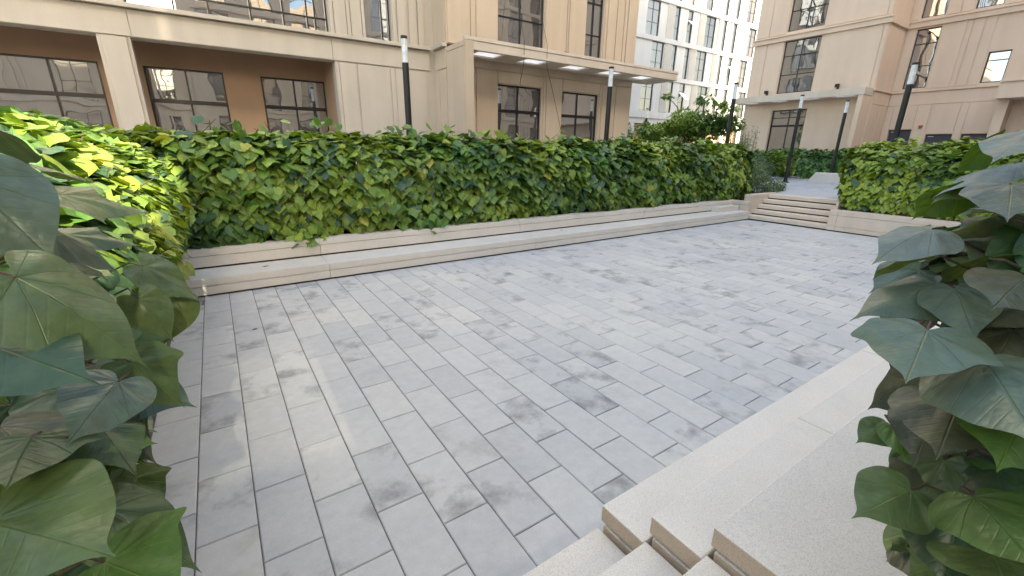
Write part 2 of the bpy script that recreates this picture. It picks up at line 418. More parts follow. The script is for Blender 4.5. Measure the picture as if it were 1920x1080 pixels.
MB().box(-.76, 14.2, 1.0, 7.5, -.03, -.009).build('paving_joint_bed', M['joint'], loc=(0,0,0)); tag(bpy.data.objects['paving_joint_bed'], kind='structure')
pavers('upper_deck_paving', 15.75, 30.5, 2.0, 14.6, DECK, .60, .30, M['paver_up'], phase=.1, skip=lambda a,b,c,d: a > 28.5)
MB().box(15.74, 60, -6, 34, -.02, DECK-.010).build('upper_deck', M['joint'], loc=(0,0,0)); tag(bpy.data.objects['upper_deck'], kind='structure')
MB().box(-12, 15.73, 8.6, 34, -.02, DECK-.012).build('back_terrace', M['ground'], loc=(0,0,0)); tag(bpy.data.objects['back_terrace'], kind='structure')
MB().box(-12, -1.2, -30, 8.6, -.02, NEAR-.02).build('side_terrace', M['ground'], loc=(0,0,0)); tag(bpy.data.objects['side_terrace'], kind='structure')
# drain lid in the far left corner
t = empty('drain_cover', (-.55, 7.05, .004), 'small rectangular drain cover with thin metal rim in the paving corner by the stepped bench', 'drain cover')
mb = MB(); a, b, c, d = -.70, -.425, 6.93, 7.13
mb.box(a, b, c, c+.008, -.006, .006); mb.box(a, b, d-.008, d, -.006, .006); mb.box(a, a+.02, c+.008, d-.008, -.006, .006); mb.box(b-.02, b, c+.008, d-.008, -.006, .006)
part(mb, 'rim', M['steel'], t)
mb = MB(); mb.box(a+.026, b-.026, c+.014, d-.014, -.006, .0055); part(mb, 'lid', M['paver_up'], t)

# ------------------------------------------------------------------ stepped stone seating
def slabbed(mb, gmb, axis, face, back, lo, hi, z0, zt, seams, sgn, groove=.13, foot=True, gap=.006):
    """a course of cast stone: proud top slab, groove, lower block, recessed dark foot.
    axis 'x': the course runs along x between lo and hi, its face at y=face, its back at y=back"""
    cuts = [lo]+[s for s in seams if lo < s < hi]+[hi]
    for a, b in zip(cuts[:-1], cuts[1:]):
        a2, b2 = a+gap/2, b-gap/2
        def bx(m_, f_, bk, za, zb, e=0):
            if axis == 'x': m_.box(a2-e, b2+e, f_, bk, za, zb)
            else: m_.box(f_, bk, a2-e, b2+e, za, zb)
        bx(mb, face, back, zt-groove+.012, zt)
        bx(mb, face+sgn*.014, back, zt-groove, zt-groove+.012)
        lowz = z0+(.03 if foot else 0)
        bx(mb, face, back, lowz, zt-groove)
        if foot: bx(gmb, face+sgn*.035, back, z0-.02, lowz)
t = empty('stepped_bench', (6.7, 7.6, 0), 'long two-tier cream stone bench running under the back hedge', 'bench')
lower, upper, g1, g2 = MB(), MB(), MB(), MB()
SE = [1.30, 5.52, 9.73]
slabbed(lower, g1, 'x', 7.27, 7.95, -.75, 14.10, 0, .27, SE, 1, .12)
slabbed(upper, g2, 'x', 7.887, 8.17, -.75, 14.22, .27, .565, SE, 1, .105)
part(lower, 'lower_tier', M['stone'], t, bevel=.006); part(upper, 'upper_tier', M['stone'], t, bevel=.006)
part(g1, 'shadow_gap', M['groove'], t); part(g2, 'shadow_gap', M['groove'], t)
mb = MB().box(12.95, 14.08, 7.62, 7.885, .272, .42); part(mb, 'step_block', M['stone'], t, bevel=.006)
# planter end wall between bench and stairs
t = empty('planter_end_wall', (14.7, 7.6, 0), 'sand-coloured stone end wall between the stepped bench and the far stairs', 'wall')
mb = MB().box(14.11, 14.30, 7.37, 8.17, .0, .45).box(14.11, 14.30, 7.37, 8.17, .456, .57); part(mb, 'pier', M['stone_far'], t, bevel=.006)
mb = MB().box(14.304, 16.0, 7.37, 7.62, 0, .66).box(14.304, 16.0, 7.37, 7.62, .666, .77); part(mb, 'coping', M['stone_far'], t, bevel=.006)
# far stairs
t = empty('far_stairs', (14.7, 6.2, 0), 'flight of five sand-coloured stone steps rising to the upper deck at the far corner', 'stairs')
g = MB()
for k in range(5):
    x = 14.12+.30*k; z = .15*(k+1)
    mb = MB().box(x, x+.36 if k < 4 else x+.43, 5.06, 7.37, z-.115, z); part(mb, 'step', M['stone_far'], t, bevel=.012)
    g.box(x+.03, x+.34, 5.065, 7.365, z-.15, z-.115)
part(g, 'shadow_gap', M['groove'], t)
# right planter
t = empty('right_planter', (14.2, 2.6, 0), 'long sand-coloured stone planter wall below the yellow-green hedge on the right', 'planter')
mb = MB(); g = MB()
for a, b in ((-2.0, .5), (.506, 4.85), (4.856, 5.055)):
    mb.box(14.10, 14.40, a, b, .455, .58).box(14.114, 14.40, a, b, .44, .455).box(14.10, 14.40, a, b, .15, .44).box(14.114, 14.4, a, b, .137, .15).box(14.10, 14.40, a, b, .03, .137)
    g.box(14.13, 14.4, a, b, -.02, .03)
part(mb, 'wall', M['stone_far'], t, bevel=.005); part(g, 'shadow_gap', M['groove'], t)
mb = MB().box(14.4, 16.6, -2, 5.0, 0, .52); part(mb, 'soil', M['soil'], t)
mb = MB().box(14.404, 16.6, 5.0, 5.055, 0, .78); part(mb, 'cheek_wall', M['stone_far'], t, bevel=.005)
# left planter
t = empty('left_planter', (-1.0, 3, 0), 'low white-cream planter wall under the left hedge', 'planter')
mb = MB().box(-.98, -.75, -1.0, 7.26, 0, .44).box(-1.0, -.755, -1, 7.26, .44, .50); part(mb, 'wall', M['stone'], t, bevel=.006)
mb = MB().box(-3.2, -1.0, -1, 8.6, 0, .46); part(mb, 'soil', M['soil'], t)
t = empty('back_planter_bed', (6.7, 8.4, 0), 'dark planting bed behind the stepped bench under the long back hedge', 'planting bed')
mb = MB().box(-3.2, 15.9, 8.175, 9.6, -.01, .53); part(mb, 'soil', M['soil'], t)

def warm_ends(o):      # end faces looking -X take a darker, warmer stone colour
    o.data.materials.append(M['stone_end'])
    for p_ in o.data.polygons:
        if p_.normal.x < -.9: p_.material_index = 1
# near stairs and seats
t = empty('near_stone_tiers', (4, .8, 0), 'wide cream terrazzo seat tiers stepping up beside the near stairs', 'seating')
for (yf, z, xs) in ((1.228, .28, 1.425), (.955, .42, 1.462), (.69, .56, 1.515)):
    yb = {.28: .9555, .42: .6905, .56: -2.2}[z]
    top, low, g = MB(), MB(), MB()
    seams = {.28: [4.9, 8.9, 12.0], .42: [2.93, 6.9, 10.9], .56: [5.0, 9.0, 13]}[z]
    cuts = [xs]+seams+[14.1]
    for a, b in zip(cuts[:-1], cuts[1:]):
        top.box(a+.0015, b-.0015, yf, yb, z-.098, z); low.box(a+.0035 if a != xs else a+.004, b-.002, yf-.001 if False else yf-.02, yb, 0, z-.118)
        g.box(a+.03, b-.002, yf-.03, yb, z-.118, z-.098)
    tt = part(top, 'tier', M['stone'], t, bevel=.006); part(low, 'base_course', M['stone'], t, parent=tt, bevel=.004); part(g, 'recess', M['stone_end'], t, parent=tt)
    warm_ends(tt); warm_ends(tt.children[0])
t = empty('near_stairs', (0, .8, 0), 'cream terrazzo steps in the foreground descending to the paved plaza', 'stairs')
for (yf, z) in ((1.228, .14), (.955, .28), (.69, .42), (.42, .555)):
    xr = {.14: 1.41, .28: 1.445, .42: 1.50, .555: 1.512}[z]
    mb = MB().box(-.745, xr, yf, yf-.42 if z < .5 else -2.2, z-.11, z).box(-.745, xr, yf-.02, yf-.42, 0, z-.112); part(mb, 'step', M['stone'], t, bevel=.006)

# ------------------------------------------------------------------ walls with openings
def cells(us, lo, hi): return sorted({lo, hi, *[q for q in us if lo < q < hi]})
def wall_mesh(mb, w, u0, u1, z0, z1, openings, th=.32):
    us = cells([q for o in openings for q in o[:2]], u0, u1)
    for a, b in zip(us[:-1], us[1:]):
        mid = (a+b)/2; spans = sorted([(o[2], o[3]) for o in openings if o[0] <= mid <= o[1]])
        z = z0
        for s0, s1 in spans:
            if s0 > z: mb.wbox(w, a, b, -th, 0, z, s0)
            z = max(z, s1)
        if z < z1: mb.wbox(w, a, b, -th, 0, z, z1)
def window(w, thing, u0, u1, z0, z1, mull=(), trans=(), heavy=(), dep=.14, fw=.045, gl='glass', openpane=None):
    fr = MB(); d0, d1 = -dep-.05, -dep+.03
    fr.wbox(w, u0, u0+fw, d0, d1, z0, z1).wbox(w, u1-fw, u1, d0, d1, z0, z1)
    fr.wbox(w, u0+fw, u1-fw, d0, d1, z0, z0+fw).wbox(w, u0+fw, u1-fw, d0, d1, z1-fw, z1)
    for q in mull: fr.wbox(w, q-.022, q+.022, d0+.004, d1-.004, z0+fw, z1-fw)
    for q in trans: fr.wbox(w, u0+fw, u1-fw, d0+.008, d1-.008, q-.018, q+.018)
    for q in heavy: fr.wbox(w, u0+fw, u1-fw, d0+.008, d1+.006, q-.05, q+.05)
    o = part(fr, 'window', M['frame'], thing)
    g = MB(); g.wbox(w, u0+.01, u1-.01, -dep-.04, -dep-.012, z0+.01, z1-.01); part(g, 'pane', M[gl], thing, parent=o)
    return o
def WY(c): return lambda u, d: (u, c-d)      # faces -Y
def WX(c): return lambda u, d: (c-d, u)      # faces -X
def WYp(c): return lambda u, d: (u, c+d)     # faces +Y
def WXp(c): return lambda u, d: (c+d, u)     # faces +X
LZ = 5.20          # top of the first ledge
zc0, zc1 = 4.86, LZ
def ledge(mb, w, u0, u1, zt=LZ, out=.16, hb=.10): mb.wbox(w, u0, u1, -.02, out, zt-hb, zt)

# ---- left building -------------------------------------------------------
LB = empty('beige_apartment_block', (5, 15, 0), 'beige apartment block with a shade-brown porch and flat canopy behind the long hedge', 'building')
YA, YW, YC = 14.60, 13.62, 12.40
wA, wW = WY(YA), WY(YW)
wall = MB(); TOP = 19.0
opsA = [(-1.13, 3.40, 5.22, 8.0), (4.44, 5.25, 5.22, 8.0), (-8.2, -2.2, 5.22, 8.0)]
for k in range(1, 4): opsA += [(a, b, c+3.25*k, d+3.25*k) for a, b, c, d in opsA[:3]]
wall_mesh(wall, wA, -14, 6.62, 4.495, TOP, opsA, .35)             # upper floors and beam
wall.wbox(wA, -1.775, -1.165, -.35, 0, DECK, 4.495)                  # porch column
wall.wbox(wA, 3.45, 6.62, -.35, 0, DECK, 4.495)                      # wall right of porch
wall.wbox(wA, -14, -7.5, -.35, 0, DECK, 4.495)
part(wall, 'wall', M['wall_pale'], LB)
# pilasters and panel strips on plane A
pan = MB()
for a, b in ((3.47, 3.54), (3.56, 4.05), (4.09, 5.07), (5.11, 5.22), (5.27, 6.33)): pan.wbox(wA, a, b, .001, .03, DECK, 4.47)
for k in range(3):
    z0 = LZ+.02+3.25*k; z1 = LZ+2.78+3.25*k
    for a, b in ((3.42, 3.52), (3.55, 3.88), (3.90, 3.99), (4.02, 4.32), (4.34, 4.42)): pan.wbox(wA, a, b, .001, .05, z0, z1)
    for a, b in ((5.27, 5.38), (5.43, 5.72), (5.80, 6.05), (6.1, 6.3)): pan.wbox(wA, a, b, .001, .05, z0, z1)
pan.wbox(wA, -1.12, 3.40, .001, .04, 4.51, 5.08).wbox(wA, 3.41, 6.45, .001, .04, 4.51, 5.08).wbox(wA, -7.5, -1.13, .001, .04, 4.51, 5.08)
pan.wbox(wA, -1.70, -1.24, .001, .05, DECK, 4.48)
part(pan, 'cladding_panel', M['wall_pale'], LB, bevel=.006)
# porch interior
por = MB(); YP = 16.2; wP = WY(YP)
opsP = [(-1.17, .65, .95, 4.11), (1.60, 3.43, .95, 4.10), (-4.2, -2.07, .95, 4.11)]
wall_mesh(por, wP, -7.5, 3.45, DECK, 4.9, opsP, .3)
por.box(3.45, 3.62, YA+.351, YP-.001, DECK, 4.9).box(-7.6, -7.5, YA+.351, YP, DECK, 4.9).box(-7.5, 3.45, YA+.351, YP+.3, 4.901, 5.05)
part(por, 'porch_wall', M['porch'], LB)
window(wP, LB, -1.17, .65, .95, 4.11, mull=(-.25,), trans=(), heavy=(3.25,), dep=.06)
window(wP, LB, 1.60, 3.43, .95, 4.10, mull=(2.51,), heavy=(3.25,), dep=.06)
window(wP, LB, -4.2, -2.07, .95, 4.11, mull=(-3.02,), heavy=(3.28,), dep=.06)
for k in range(4):
    dz = 3.25*k
    window(wA, LB, -1.13, 3.40, 5.22+dz, 8.0+dz, mull=(-.2, .52, 1.46, 2.25, 2.86, 3.07), trans=(5.58+dz, 7.2+dz), dep=.2)
    window(wA, LB, 4.44, 5.25, 5.22+dz, 8.0+dz, mull=(5.0,), trans=(7.2+dz,), dep=.2)
    window(wA, LB, -8.2, -2.2, 5.22+dz, 8.0+dz, mull=(-7, -6, -5, -4, -3), trans=(7.2+dz,), dep=.2)
# projecting volume
wall = MB(); opsW = [(8.50, 10.42, 5.22, 8.0), (12.37, 13.25, 5.22, 8.0)]
for k in range(1, 4): opsW += [(a, b, c+3.25*k, d+3.25*k) for a, b, c, d in opsW[:2]]
opsW += [(8.50, 10.37, .8, 4.20), (11.37, 13.26, .8, 4.18)]
wall_mesh(wall, wW, 6.90, 15.14, DECK, LZ, opsW, .34)
wall_mesh(wall, wW, 6.62, 15.14, LZ, TOP, opsW, .34)
wall.box(6.62, 6.899, YC, 15.5, DECK, LZ-.105)                          # fin wall carrying the canopy
wall.box(6.62, 6.95, YW+.341, 15.5, LZ, TOP)
wall.box(14.8, 15.138, YW+.341, 24, DECK, TOP)
part(wall, 'wall', M['wall'], LB)
pan = MB()
for a, b in ((7.02, 7.55), (7.66, 8.44), (10.47, 10.54), (10.60, 11.33), (13.30, 13.36), (13.45, 14.15), (14.22, 15.10)): pan.wbox(wW, a, b, .001, .03, DECK, 4.59)
pan.wbox(wW, 8.5, 10.42, .001, .03, 4.225, 4.59).wbox(wW, 11.37, 13.26, .001, .03, 4.205, 4.59)
pan.wbox(wW, 6.91, 9.4, .001, .03, 4.61, 4.80).wbox(wW, 9.41, 12.3, .001, .03, 4.61, 4.80).wbox(wW, 12.31, 15.1, .001, .03, 4.61, 4.80)
for k in range(3):
    z0 = LZ+.02+3.25*k; z1 = LZ+2.78+3.25*k
    for a, b in ((6.66, 7.44), (7.47, 7.63), (7.67, 8.46), (10.46, 11.40), (11.44, 11.50), (11.54, 12.33), (13.30, 13.40), (13.46, 13.9), (13.95, 14.3), (14.36, 14.52), (14.56, 15.1)):
        pan.wbox(wW, a, b, .001, .035, z0, z1)
fs = WX(6.62)   # side faces, looking -X
pan.wbox(fs, YC+.02, 13.60, .001, .03, DECK, 4.93).wbox(fs, 13.64, 14.14, .001, .03, DECK, 4.47).wbox(fs, 14.18, 14.38, .001, .03, DECK, 4.47)
pan.wbox(fs, 13.64, 14.39, .001, .03, 4.51, 5.08).wbox(fs, YC+.02, 13.60, .001, .03, 4.945, 5.08)
for k in range(3): pan.wbox(fs, 13.7, 14.15, .001, .03, LZ+.02+3.25*k, LZ+2.78+3.25*k)
part(pan, 'cladding_panel', M['wall'], LB, bevel=.006)
led = MB(); ledge(led, wA, -14, 6.45); ledge(led, WX(6.62), 13.64, 14.439)
for k in range(1, 4):
    z = LZ+3.25*k
    ledge(led, wA, -14, 6.45, z, .14, .3); led.wbox(fs, 13.64, 14.459, -.02, .12, z-.3, z); led.wbox(wW, 6.5, 15.2, -.02, .12, z-.3, z)
part(led, 'ledge', M['wall_pale'], LB, bevel=.01)
# canopy with frosted openings
can = MB(); CX0, CX1 = 6.901, 16.5
holes = [(7.18+1.81*k, 8.13+1.81*k) for k in range(5)]
hy0, hy1 = 12.56, 13.30
can.box(6.60, CX1, YC, YC+.12, zc1-.10, zc1).box(CX0, CX1, YC+.02, YC+.12, zc0, zc1-.105)
can.box(CX0, CX1, YC+.121, hy0, zc0, zc0+.10).box(CX0, CX1, hy1, YW-.004 if False else YW-.031, zc0, zc0+.10)
xs = [CX0]+[q for h in holes for q in h]+[CX1]
for i in range(0, len(xs), 2): can.box(xs[i], xs[i+1], hy0, hy1, zc0, zc0+.10)
can.box(CX1-.12, CX1, YC+.121, YW-.031, zc0+.101, zc1); can.box(15.15, CX1, YW-.03, YW+.35, zc0, zc1)
for i in range(1, len(xs)-1, 2):     # upstand frames around each opening
    can.box(xs[i]-.04, xs[i], hy0, hy1, zc0+.101, zc1-.03).box(xs[i+1], xs[i+1]+.04, hy0, hy1, zc0+.101, zc1-.03)
o = part(can, 'canopy', M['stone_far'], LB, bevel=.008)
for a, b in holes: part(MB().box(a, b, hy0, hy1, zc0+.05, zc0+.062), 'frosted_pane', M['frost'], LB, parent=o)
window(wW, LB, 8.50, 10.37, .8, 4.20, mull=(9.37,), heavy=(3.36,), dep=.1)
window(wW, LB, 11.37, 13.26, .8, 4.18, mull=(12.2,), heavy=(3.34,), dep=.1)
for k in range(4):
    dz = 3.25*k
    window(wW, LB, 8.50, 10.42, 5.22+dz, 8.0+dz, mull=(9.44,), trans=(6.27+dz, 7.3+dz), dep=.12)
    window(wW, LB, 12.37, 13.25, 5.22+dz, 8.0+dz, mull=(12.8,), trans=(6.25+dz, 7.3+dz), dep=.12)
core = MB().box(-14, 6.9, 16.6, 26, DECK, TOP).box(-13.9, 6.6, 14.96, 16.5, 5.06, TOP).box(6.96, 14.79, 14.0, 24, DECK, TOP)
part(core, 'building_core', M['groove'], LB)
for k in range(1, 5):
    for y in (15.2, 18.4, 21.6): window(WXp(15.139), LB, y, y+1.7, LZ+.1+3.25*(k-1), LZ+2.8+3.25*(k-1), mull=(y+.85,), trans=(LZ+1.2+3.25*(k-1),), dep=-.06)
mb = MB().box(10.68, 10.86, 12.75, 12.93, LZ-.05, LZ+.1); o = mb.build('spotlight', M['post'], loc=(10.77, 12.84, LZ)); tag(o, 'small black spotlight sitting on top of the near canopy', 'spotlight')
mb = MB().tube([(8.55, 13.3, 8.4), (8.65, 12.3, 5.3), (8.78, 12.5, 4.7), (9.3, 13.45, 4.25), (9.8, 13.5, 3.9)], .008, 4)
tag(mb.build('cable', M['post'], loc=(8.6, 12.4, 5)), 'thin black cable hanging over the near canopy past the left glass door', 'cable', 'cables hanging over the near canopy')
mb = MB().tube([(9.35, 13.3, 8.4), (9.55, 12.3, 5.3), (9.72, 12.5, 4.7), (10.7, 13.45, 4.3), (11.3, 13.52, 2.8)], .008, 4)
tag(mb.build('cable', M['post'], loc=(9.6, 12.4, 5)), 'thin black cable hanging over the near canopy down the wall between the two glass doors', 'cable', 'cables hanging over the near canopy')

# ---- right building ------------------------------------------------------
RB = empty('beige_corner_block', (30, 10, 0), 'beige corner apartment block at the right with tall windows and a far canopy', 'building')
X1, XC, X2, XP = 28.2, 27.1, 30.5, 28.9
w1, w2 = WX(X1), WX(X2); JY = 9.46; FY = 16.0; RT = 27.5
wall = MB()
ops1 = [(12.38, 14.25, .8, 4.46)]
for k in range(6): ops1.append((12.38, 14.25, 5.36+3.25*k if k == 0 else 5.32+3.25*k, 8.10+3.25*k))
wall_mesh(wall, w1, JY, FY, DECK, RT, ops1, .34)
wall.box(X1+.341, 52, 15.66, FY, DECK, RT)
ops2 = [(8.11, 9.03, 5.30, 8.04), (5.44, 6.18, 5.30, 6.61), (-1.5, .6, 5.3, 8.04)]
for k in range(1, 6): ops2 += [(8.11, 9.03, 5.28+3.25*k, 8.04+3.25*k), (6.19, 7.10, 5.28+3.25*k, 8.04+3.25*k), (-1.5, .6, 5.28+3.25*k, 8.04+3.25*k), (3.0, 4.9, 5.28+3.25*k, 8.04+3.25*k)]
drs = [(8.17, 9.12, DECK, 3.31), (6.56, 7.56, DECK, 3.06), (5.27, 6.24, DECK, 3.05)]
wall_mesh(wall, w2, -9, JY, DECK, RT, ops2+drs, .34)
wall.box(X1+.341, X2+.2, JY, JY+.3, DECK, RT)
wall.box(X2+.341, 52, -9, -8.6, DECK, RT)
wall.box(XP, X2, -9, 5.20, LZ-.75, LZ-.10)                            # overhanging beam
wall.box(29.6, X2, 4.85, 5.19, DECK, LZ-.751)
part(wall, 'wall', M['wall_warm'], RB)
mb = MB().box(XC+.02, X1-.001, JY+.02, JY+.24, DECK, zc0-.003); part(mb, 'canopy_fin', M['wall_warm'], RB, bevel=.01)
pan = MB()
for a, b in ((JY+.25, 9.68), (9.72, 12.33), (14.30, 15.95)): pan.wbox(w1, a, b, .001, .03, DECK, 4.52)
for k in range(6):
    z0 = LZ+.05+3.25*k; z1 = LZ+2.9+3.25*k
    for a, b in ((9.50, 9.66), (9.70, 12.32), (14.30, 15.2), (15.24, 15.97)): pan.wbox(w1, a, b, .001, .03, z0, z1)
    for a, b in ((9.10, 9.40), (7.22, 8.05), (7.02, 7.16), (6.62, 6.97), (6.24, 6.56)): 
        if k > 0 and a < 9: continue
        pan.wbox(w2, a, b, .001, .03, z0, z1)
    if k > 0:
        for a, b in ((7.15, 7.55), (7.6, 8.05), (5.2, 6.14)): pan.wbox(w2, a, b, .001, .03, z0, z1)
for a, b in ((9.14, 9.40), (7.64, 8.14), (6.27, 6.53), (5.24, 5.26)): pan.wbox(w2, a, b, .001, .03, DECK, 4.48)
for a, b, z in ((8.17, 9.12, 3.33), (6.56, 7.56, 3.08), (5.27, 6.24, 3.07)): pan.wbox(w2, a, b, .001, .03, z, 4.48)
pan.wbox(w2, 5.21, 9.4, .001, .03, 4.50, 5.08)
js = WY(JY)
for a, b in ((28.25, 29.3), (29.34, 30.2), (30.24, 30.45)): pan.wbox(js, a, b, .001, .03, DECK, 4.48)
pan.wbox(js, X1+.02, 30.46, .001, .03, 4.50, 5.08)
part(pan, 'cladding_panel', M['wall_warm'], RB, bevel=.006)
led = MB()
for k in range(0, 6):
    z = LZ+.0+3.25*k
    if k == 0:
        led.wbox(w2, 5.21, 9.44, -.02, .10, z-.10, z).wbox(js, X1-.1, 30.40, -.02, .10, z-.10, z).box(XP-.08, X2, -9, 5.205, z-.099, z+.0)
    else:
        led.wbox(w1, JY-.09, FY+.05, -.02, .12, z-.34, z-.02).wbox(w2, -9, 9.35, -.02, .12, z-.34, z-.02).wbox(js, X1-.119, 30.38, -.02, .10, z-.339, z-.021)
        led.wbox(w1, JY-.13, FY+.09, .121, .17, z-.10, z-.03).wbox(w2, -9, 9.30, .121, .17, z-.10, z-.03)
part(led, 'ledge', M['wall_warm'], RB, bevel=.01)
can = MB(); hx0, hx1 = 27.28, 27.95
holes = [(9.95+1.62*k, 10.95+1.62*k) for k in range(4)]
can.box(XC, XC+.12, JY, 16.0, zc0, zc1); can.box(XC+.121, X1-.03, JY+.001, JY+.239, zc0, zc1-.002); can.box(XC+.121, hx0, JY+.24, 16.0, zc0, zc0+.1); can.box(hx1, X1-.031, JY+.24, 16.0, zc0, zc0+.1)
ys = [JY+.241]+[q for h in holes for q in h]+[16.0]
for i in range(0, len(ys), 2): can.box(hx0, hx1, ys[i], ys[i+1], zc0, zc0+.1)
o = part(can, 'canopy', M['stone_far'], RB, bevel=.008)
for a, b in holes: part(MB().box(hx0, hx1, a, b, zc0+.05, zc0+.06), 'frosted_pane', M['frost'], RB, parent=o)
window(w1, RB, 12.38, 14.25, .8, 4.46, mull=(13.3,), trans=(4.03,), heavy=(3.58,), dep=.12, fw=.06)
for k in range(6):
    dz = 3.25*k
    window(w1, RB, 12.38, 14.25, 5.36+dz if k == 0 else 5.32+dz, 8.10+dz, mull=(13.32,), trans=(6.34+dz, 7.32+dz), dep=.12)
    if k:
        window(w2, RB, 6.19, 7.10, 5.28+dz, 8.04+dz, mull=(), trans=(6.34+dz, 7.36+dz), dep=.12)
        window(w2, RB, 3.0, 4.9, 5.28+dz, 8.04+dz, mull=(4,), trans=(6.34+dz, 7.36+dz), dep=.12)
    window(w2, RB, 8.11, 9.03, (5.30 if k == 0 else 5.28)+dz, 8.04+dz, trans=(6.34+dz, 7.36+dz), dep=.12)
    window(w2, RB, -1.5, .6, (5.30 if k == 0 else 5.28)+dz, 8.04+dz, mull=(-.4,), trans=(6.34+dz, 7.36+dz), dep=.12)
window(w2, RB, 5.44, 6.18, 5.30, 6.61, trans=(6.24,), dep=.12)
for i, (a, b, c, d) in enumerate(drs):
    mb = MB().wbox(w2, a+.01, b-.01, -.2, -.14, c, d-.01); o = part(mb, 'door', M['door'], RB)
    mb = MB().wbox(w2, b-.3, b-.08, -.139, -.11, d-.12, d-.09); part(mb, 'light_strip', M['lightpanel'], RB, parent=o)
core = MB().box(X1+.5, 52, JY+.5, 15.6, DECK, RT-.01).box(X2+.45, 52, -8.5, JY+.4, DECK, RT-.01)
part(core, 'building_core', M['groove'], RB)
for (y, lab) in ((14.72, 'left of the tall window'), (11.06, 'on the broad blank wall')):
    mb = MB().box(X1-.3, X1-.12, y-.08, y+.08, 5.40, 5.56).box(X1-.16, X1-.031, y-.03, y+.03, 5.21, 5.42); o = mb.build('spotlight', M['post'], loc=(X1, y, 5.4)); tag(o, 'small dark spotlight above the far canopy '+lab, 'spotlight', 'spotlights above the far canopy')
mb = MB().wbox(w2, 7.76, 7.91, .031, .08, 3.36, 3.50); tag(mb.build('alarm_box', M['red'], loc=(30.4, 7.8, 3.4)), 'small red-brown alarm box on the beige wall between two dark doors', 'alarm box')

# ---- white building ------------------------------------------------------
WB = empty('white_office_block', (50, 36, 0), 'tall white building with a grid of narrow windows seen between the two beige blocks', 'building')
YB = 34.0; wB = WY(YB); ST = 3.62
rows = {1: [(40.3,42.25,0),(43.6,44.45,0),(45.95,46.7,0),(48.0,50.0,0),(52.4,53.25,0),(54.55,55.4,1),(57.0,58.8,0)],
        2: [(39.1,41.1,0),(43.5,44.4,0),(45.8,46.65,1),(49.0,51.0,0),(52.4,53.25,0),(54.6,55.4,0),(58.0,59.8,0)],
        0: [(39.2,41.2,0),(43.7,44.55,0),(45.7,46.7,1),(49.1,51.1,1),(52.4,53.3,1),(54.6,55.4,0),(57.9,59.7,0)]}
rows[3] = [(40.3,42.25,0),(43.7,44.45,0),(45.7,46.6,0),(48.6,50.0,0),(52.35,53.15,0),(54.7,55.45,0),(57.0,58.8,0)]
rows[4] = rows[2]; rows[5] = rows[3]
base = [6.3, 9.97, 13.57, 17.2, 20.8, 24.4]; top_ = [9.48, 13.1, 16.76, 20.4, 24.0, 27.6]
wall = MB(); ops = []
for k in range(6): ops += [(a, b, base[k], top_[k]) for a, b, o in rows[k]]
opsg = [(38.7, 40.9, DECK, 5.0), (42.5, 45, DECK, 5.0), (48.2, 51, DECK, 5.0), (52.2, 55.2, DECK, 5.0), (56.2, 59, DECK, 5.0)]
wall_mesh(wall, wB, 30, 74, DECK, 29, ops+opsg, .5)
wall.box(73.5, 74, YB+.501, 50, DECK, 29).box(30, 30.5, YB+.501, 50, DECK, 29)
for k, z in enumerate([5.55, 9.50, 13.12, 16.78, 20.42, 24.02]): wall.wbox(wB, 29.9, 74.1, .001, .16, z, z+(.65 if k == 0 else .44))
part(wall, 'wall', M['white'], WB)
for k in range(6):
    us = sorted(rows[k])
    for (a, b) in ((us[0][1]+.1, us[1][0]-.08), (us[2][1]+.15, us[3][0]-.05), (us[3][1]+.1, us[4][0]-.05), (us[5][1]+.2, us[6][0]-.1)):
        if (k + int(a)) % 2 and b-a > 1.2: a = a+(b-a)*.35
        x = max(a, b-1.1)
        fl = MB()
        while x < b-.05: fl.wbox(wB, x, x+.075, .001, .09, base[k]-.02, top_[k]+.02); x += .15
        if fl.v: part(fl.wbox(wB, max(a, b-1.1)-.02, x, .0005, .012, base[k]-.02, top_[k]+.02), 'fluted_panel', M['flute'], WB)
for k in range(6):
    for a, b, op in rows[k]:
        wide = b-a > 1.5; z0, z1 = base[k], top_[k]; h = z1-z0
        o = window(wB, WB, a, b, z0, z1, mull=((a+b)/2,) if wide else (), trans=(z0+h*.38, z0+h*.75), dep=.12, fw=.05, gl='glass_w')
        if op and k in (0, 1, 2):
            ua, ub = (a+.1, b-.05) if not wide else ((a+b)/2+.05, b-.05)
            zt, zb = z0+h*.70, z0+h*.40
            me = bpy.data.meshes.new('open_sash'); th = .05
            v = [(ua, YB+.05, zt), (ub, YB+.05, zt), (ub, YB-.75, zb+.25), (ua, YB-.75, zb+.25)]
            v += [(x, y, z-th) for x, y, z in v]
            me.from_pydata([tuple(Vector(q)-Vector(WB.location)) for q in v], [], [(0,1,2,3),(7,6,5,4),(0,4,5,1),(1,5,6,2),(2,6,7,3),(3,7,4,0)]); me.materials.append(M['lightpanel'])
            q = bpy.data.objects.new('open_sash', me); COL.objects.link(q); q.parent = o
for a, b, c, d in opsg:
    mb = MB().wbox(wB, a, b, -.48, -.40, c, d); part(mb, 'ground_floor_infill', M['porch'], WB)
core = MB().box(30.6, 73.4, YB+.52, 49, DECK, 28.9); part(core, 'building_core', M['groove'], WB)

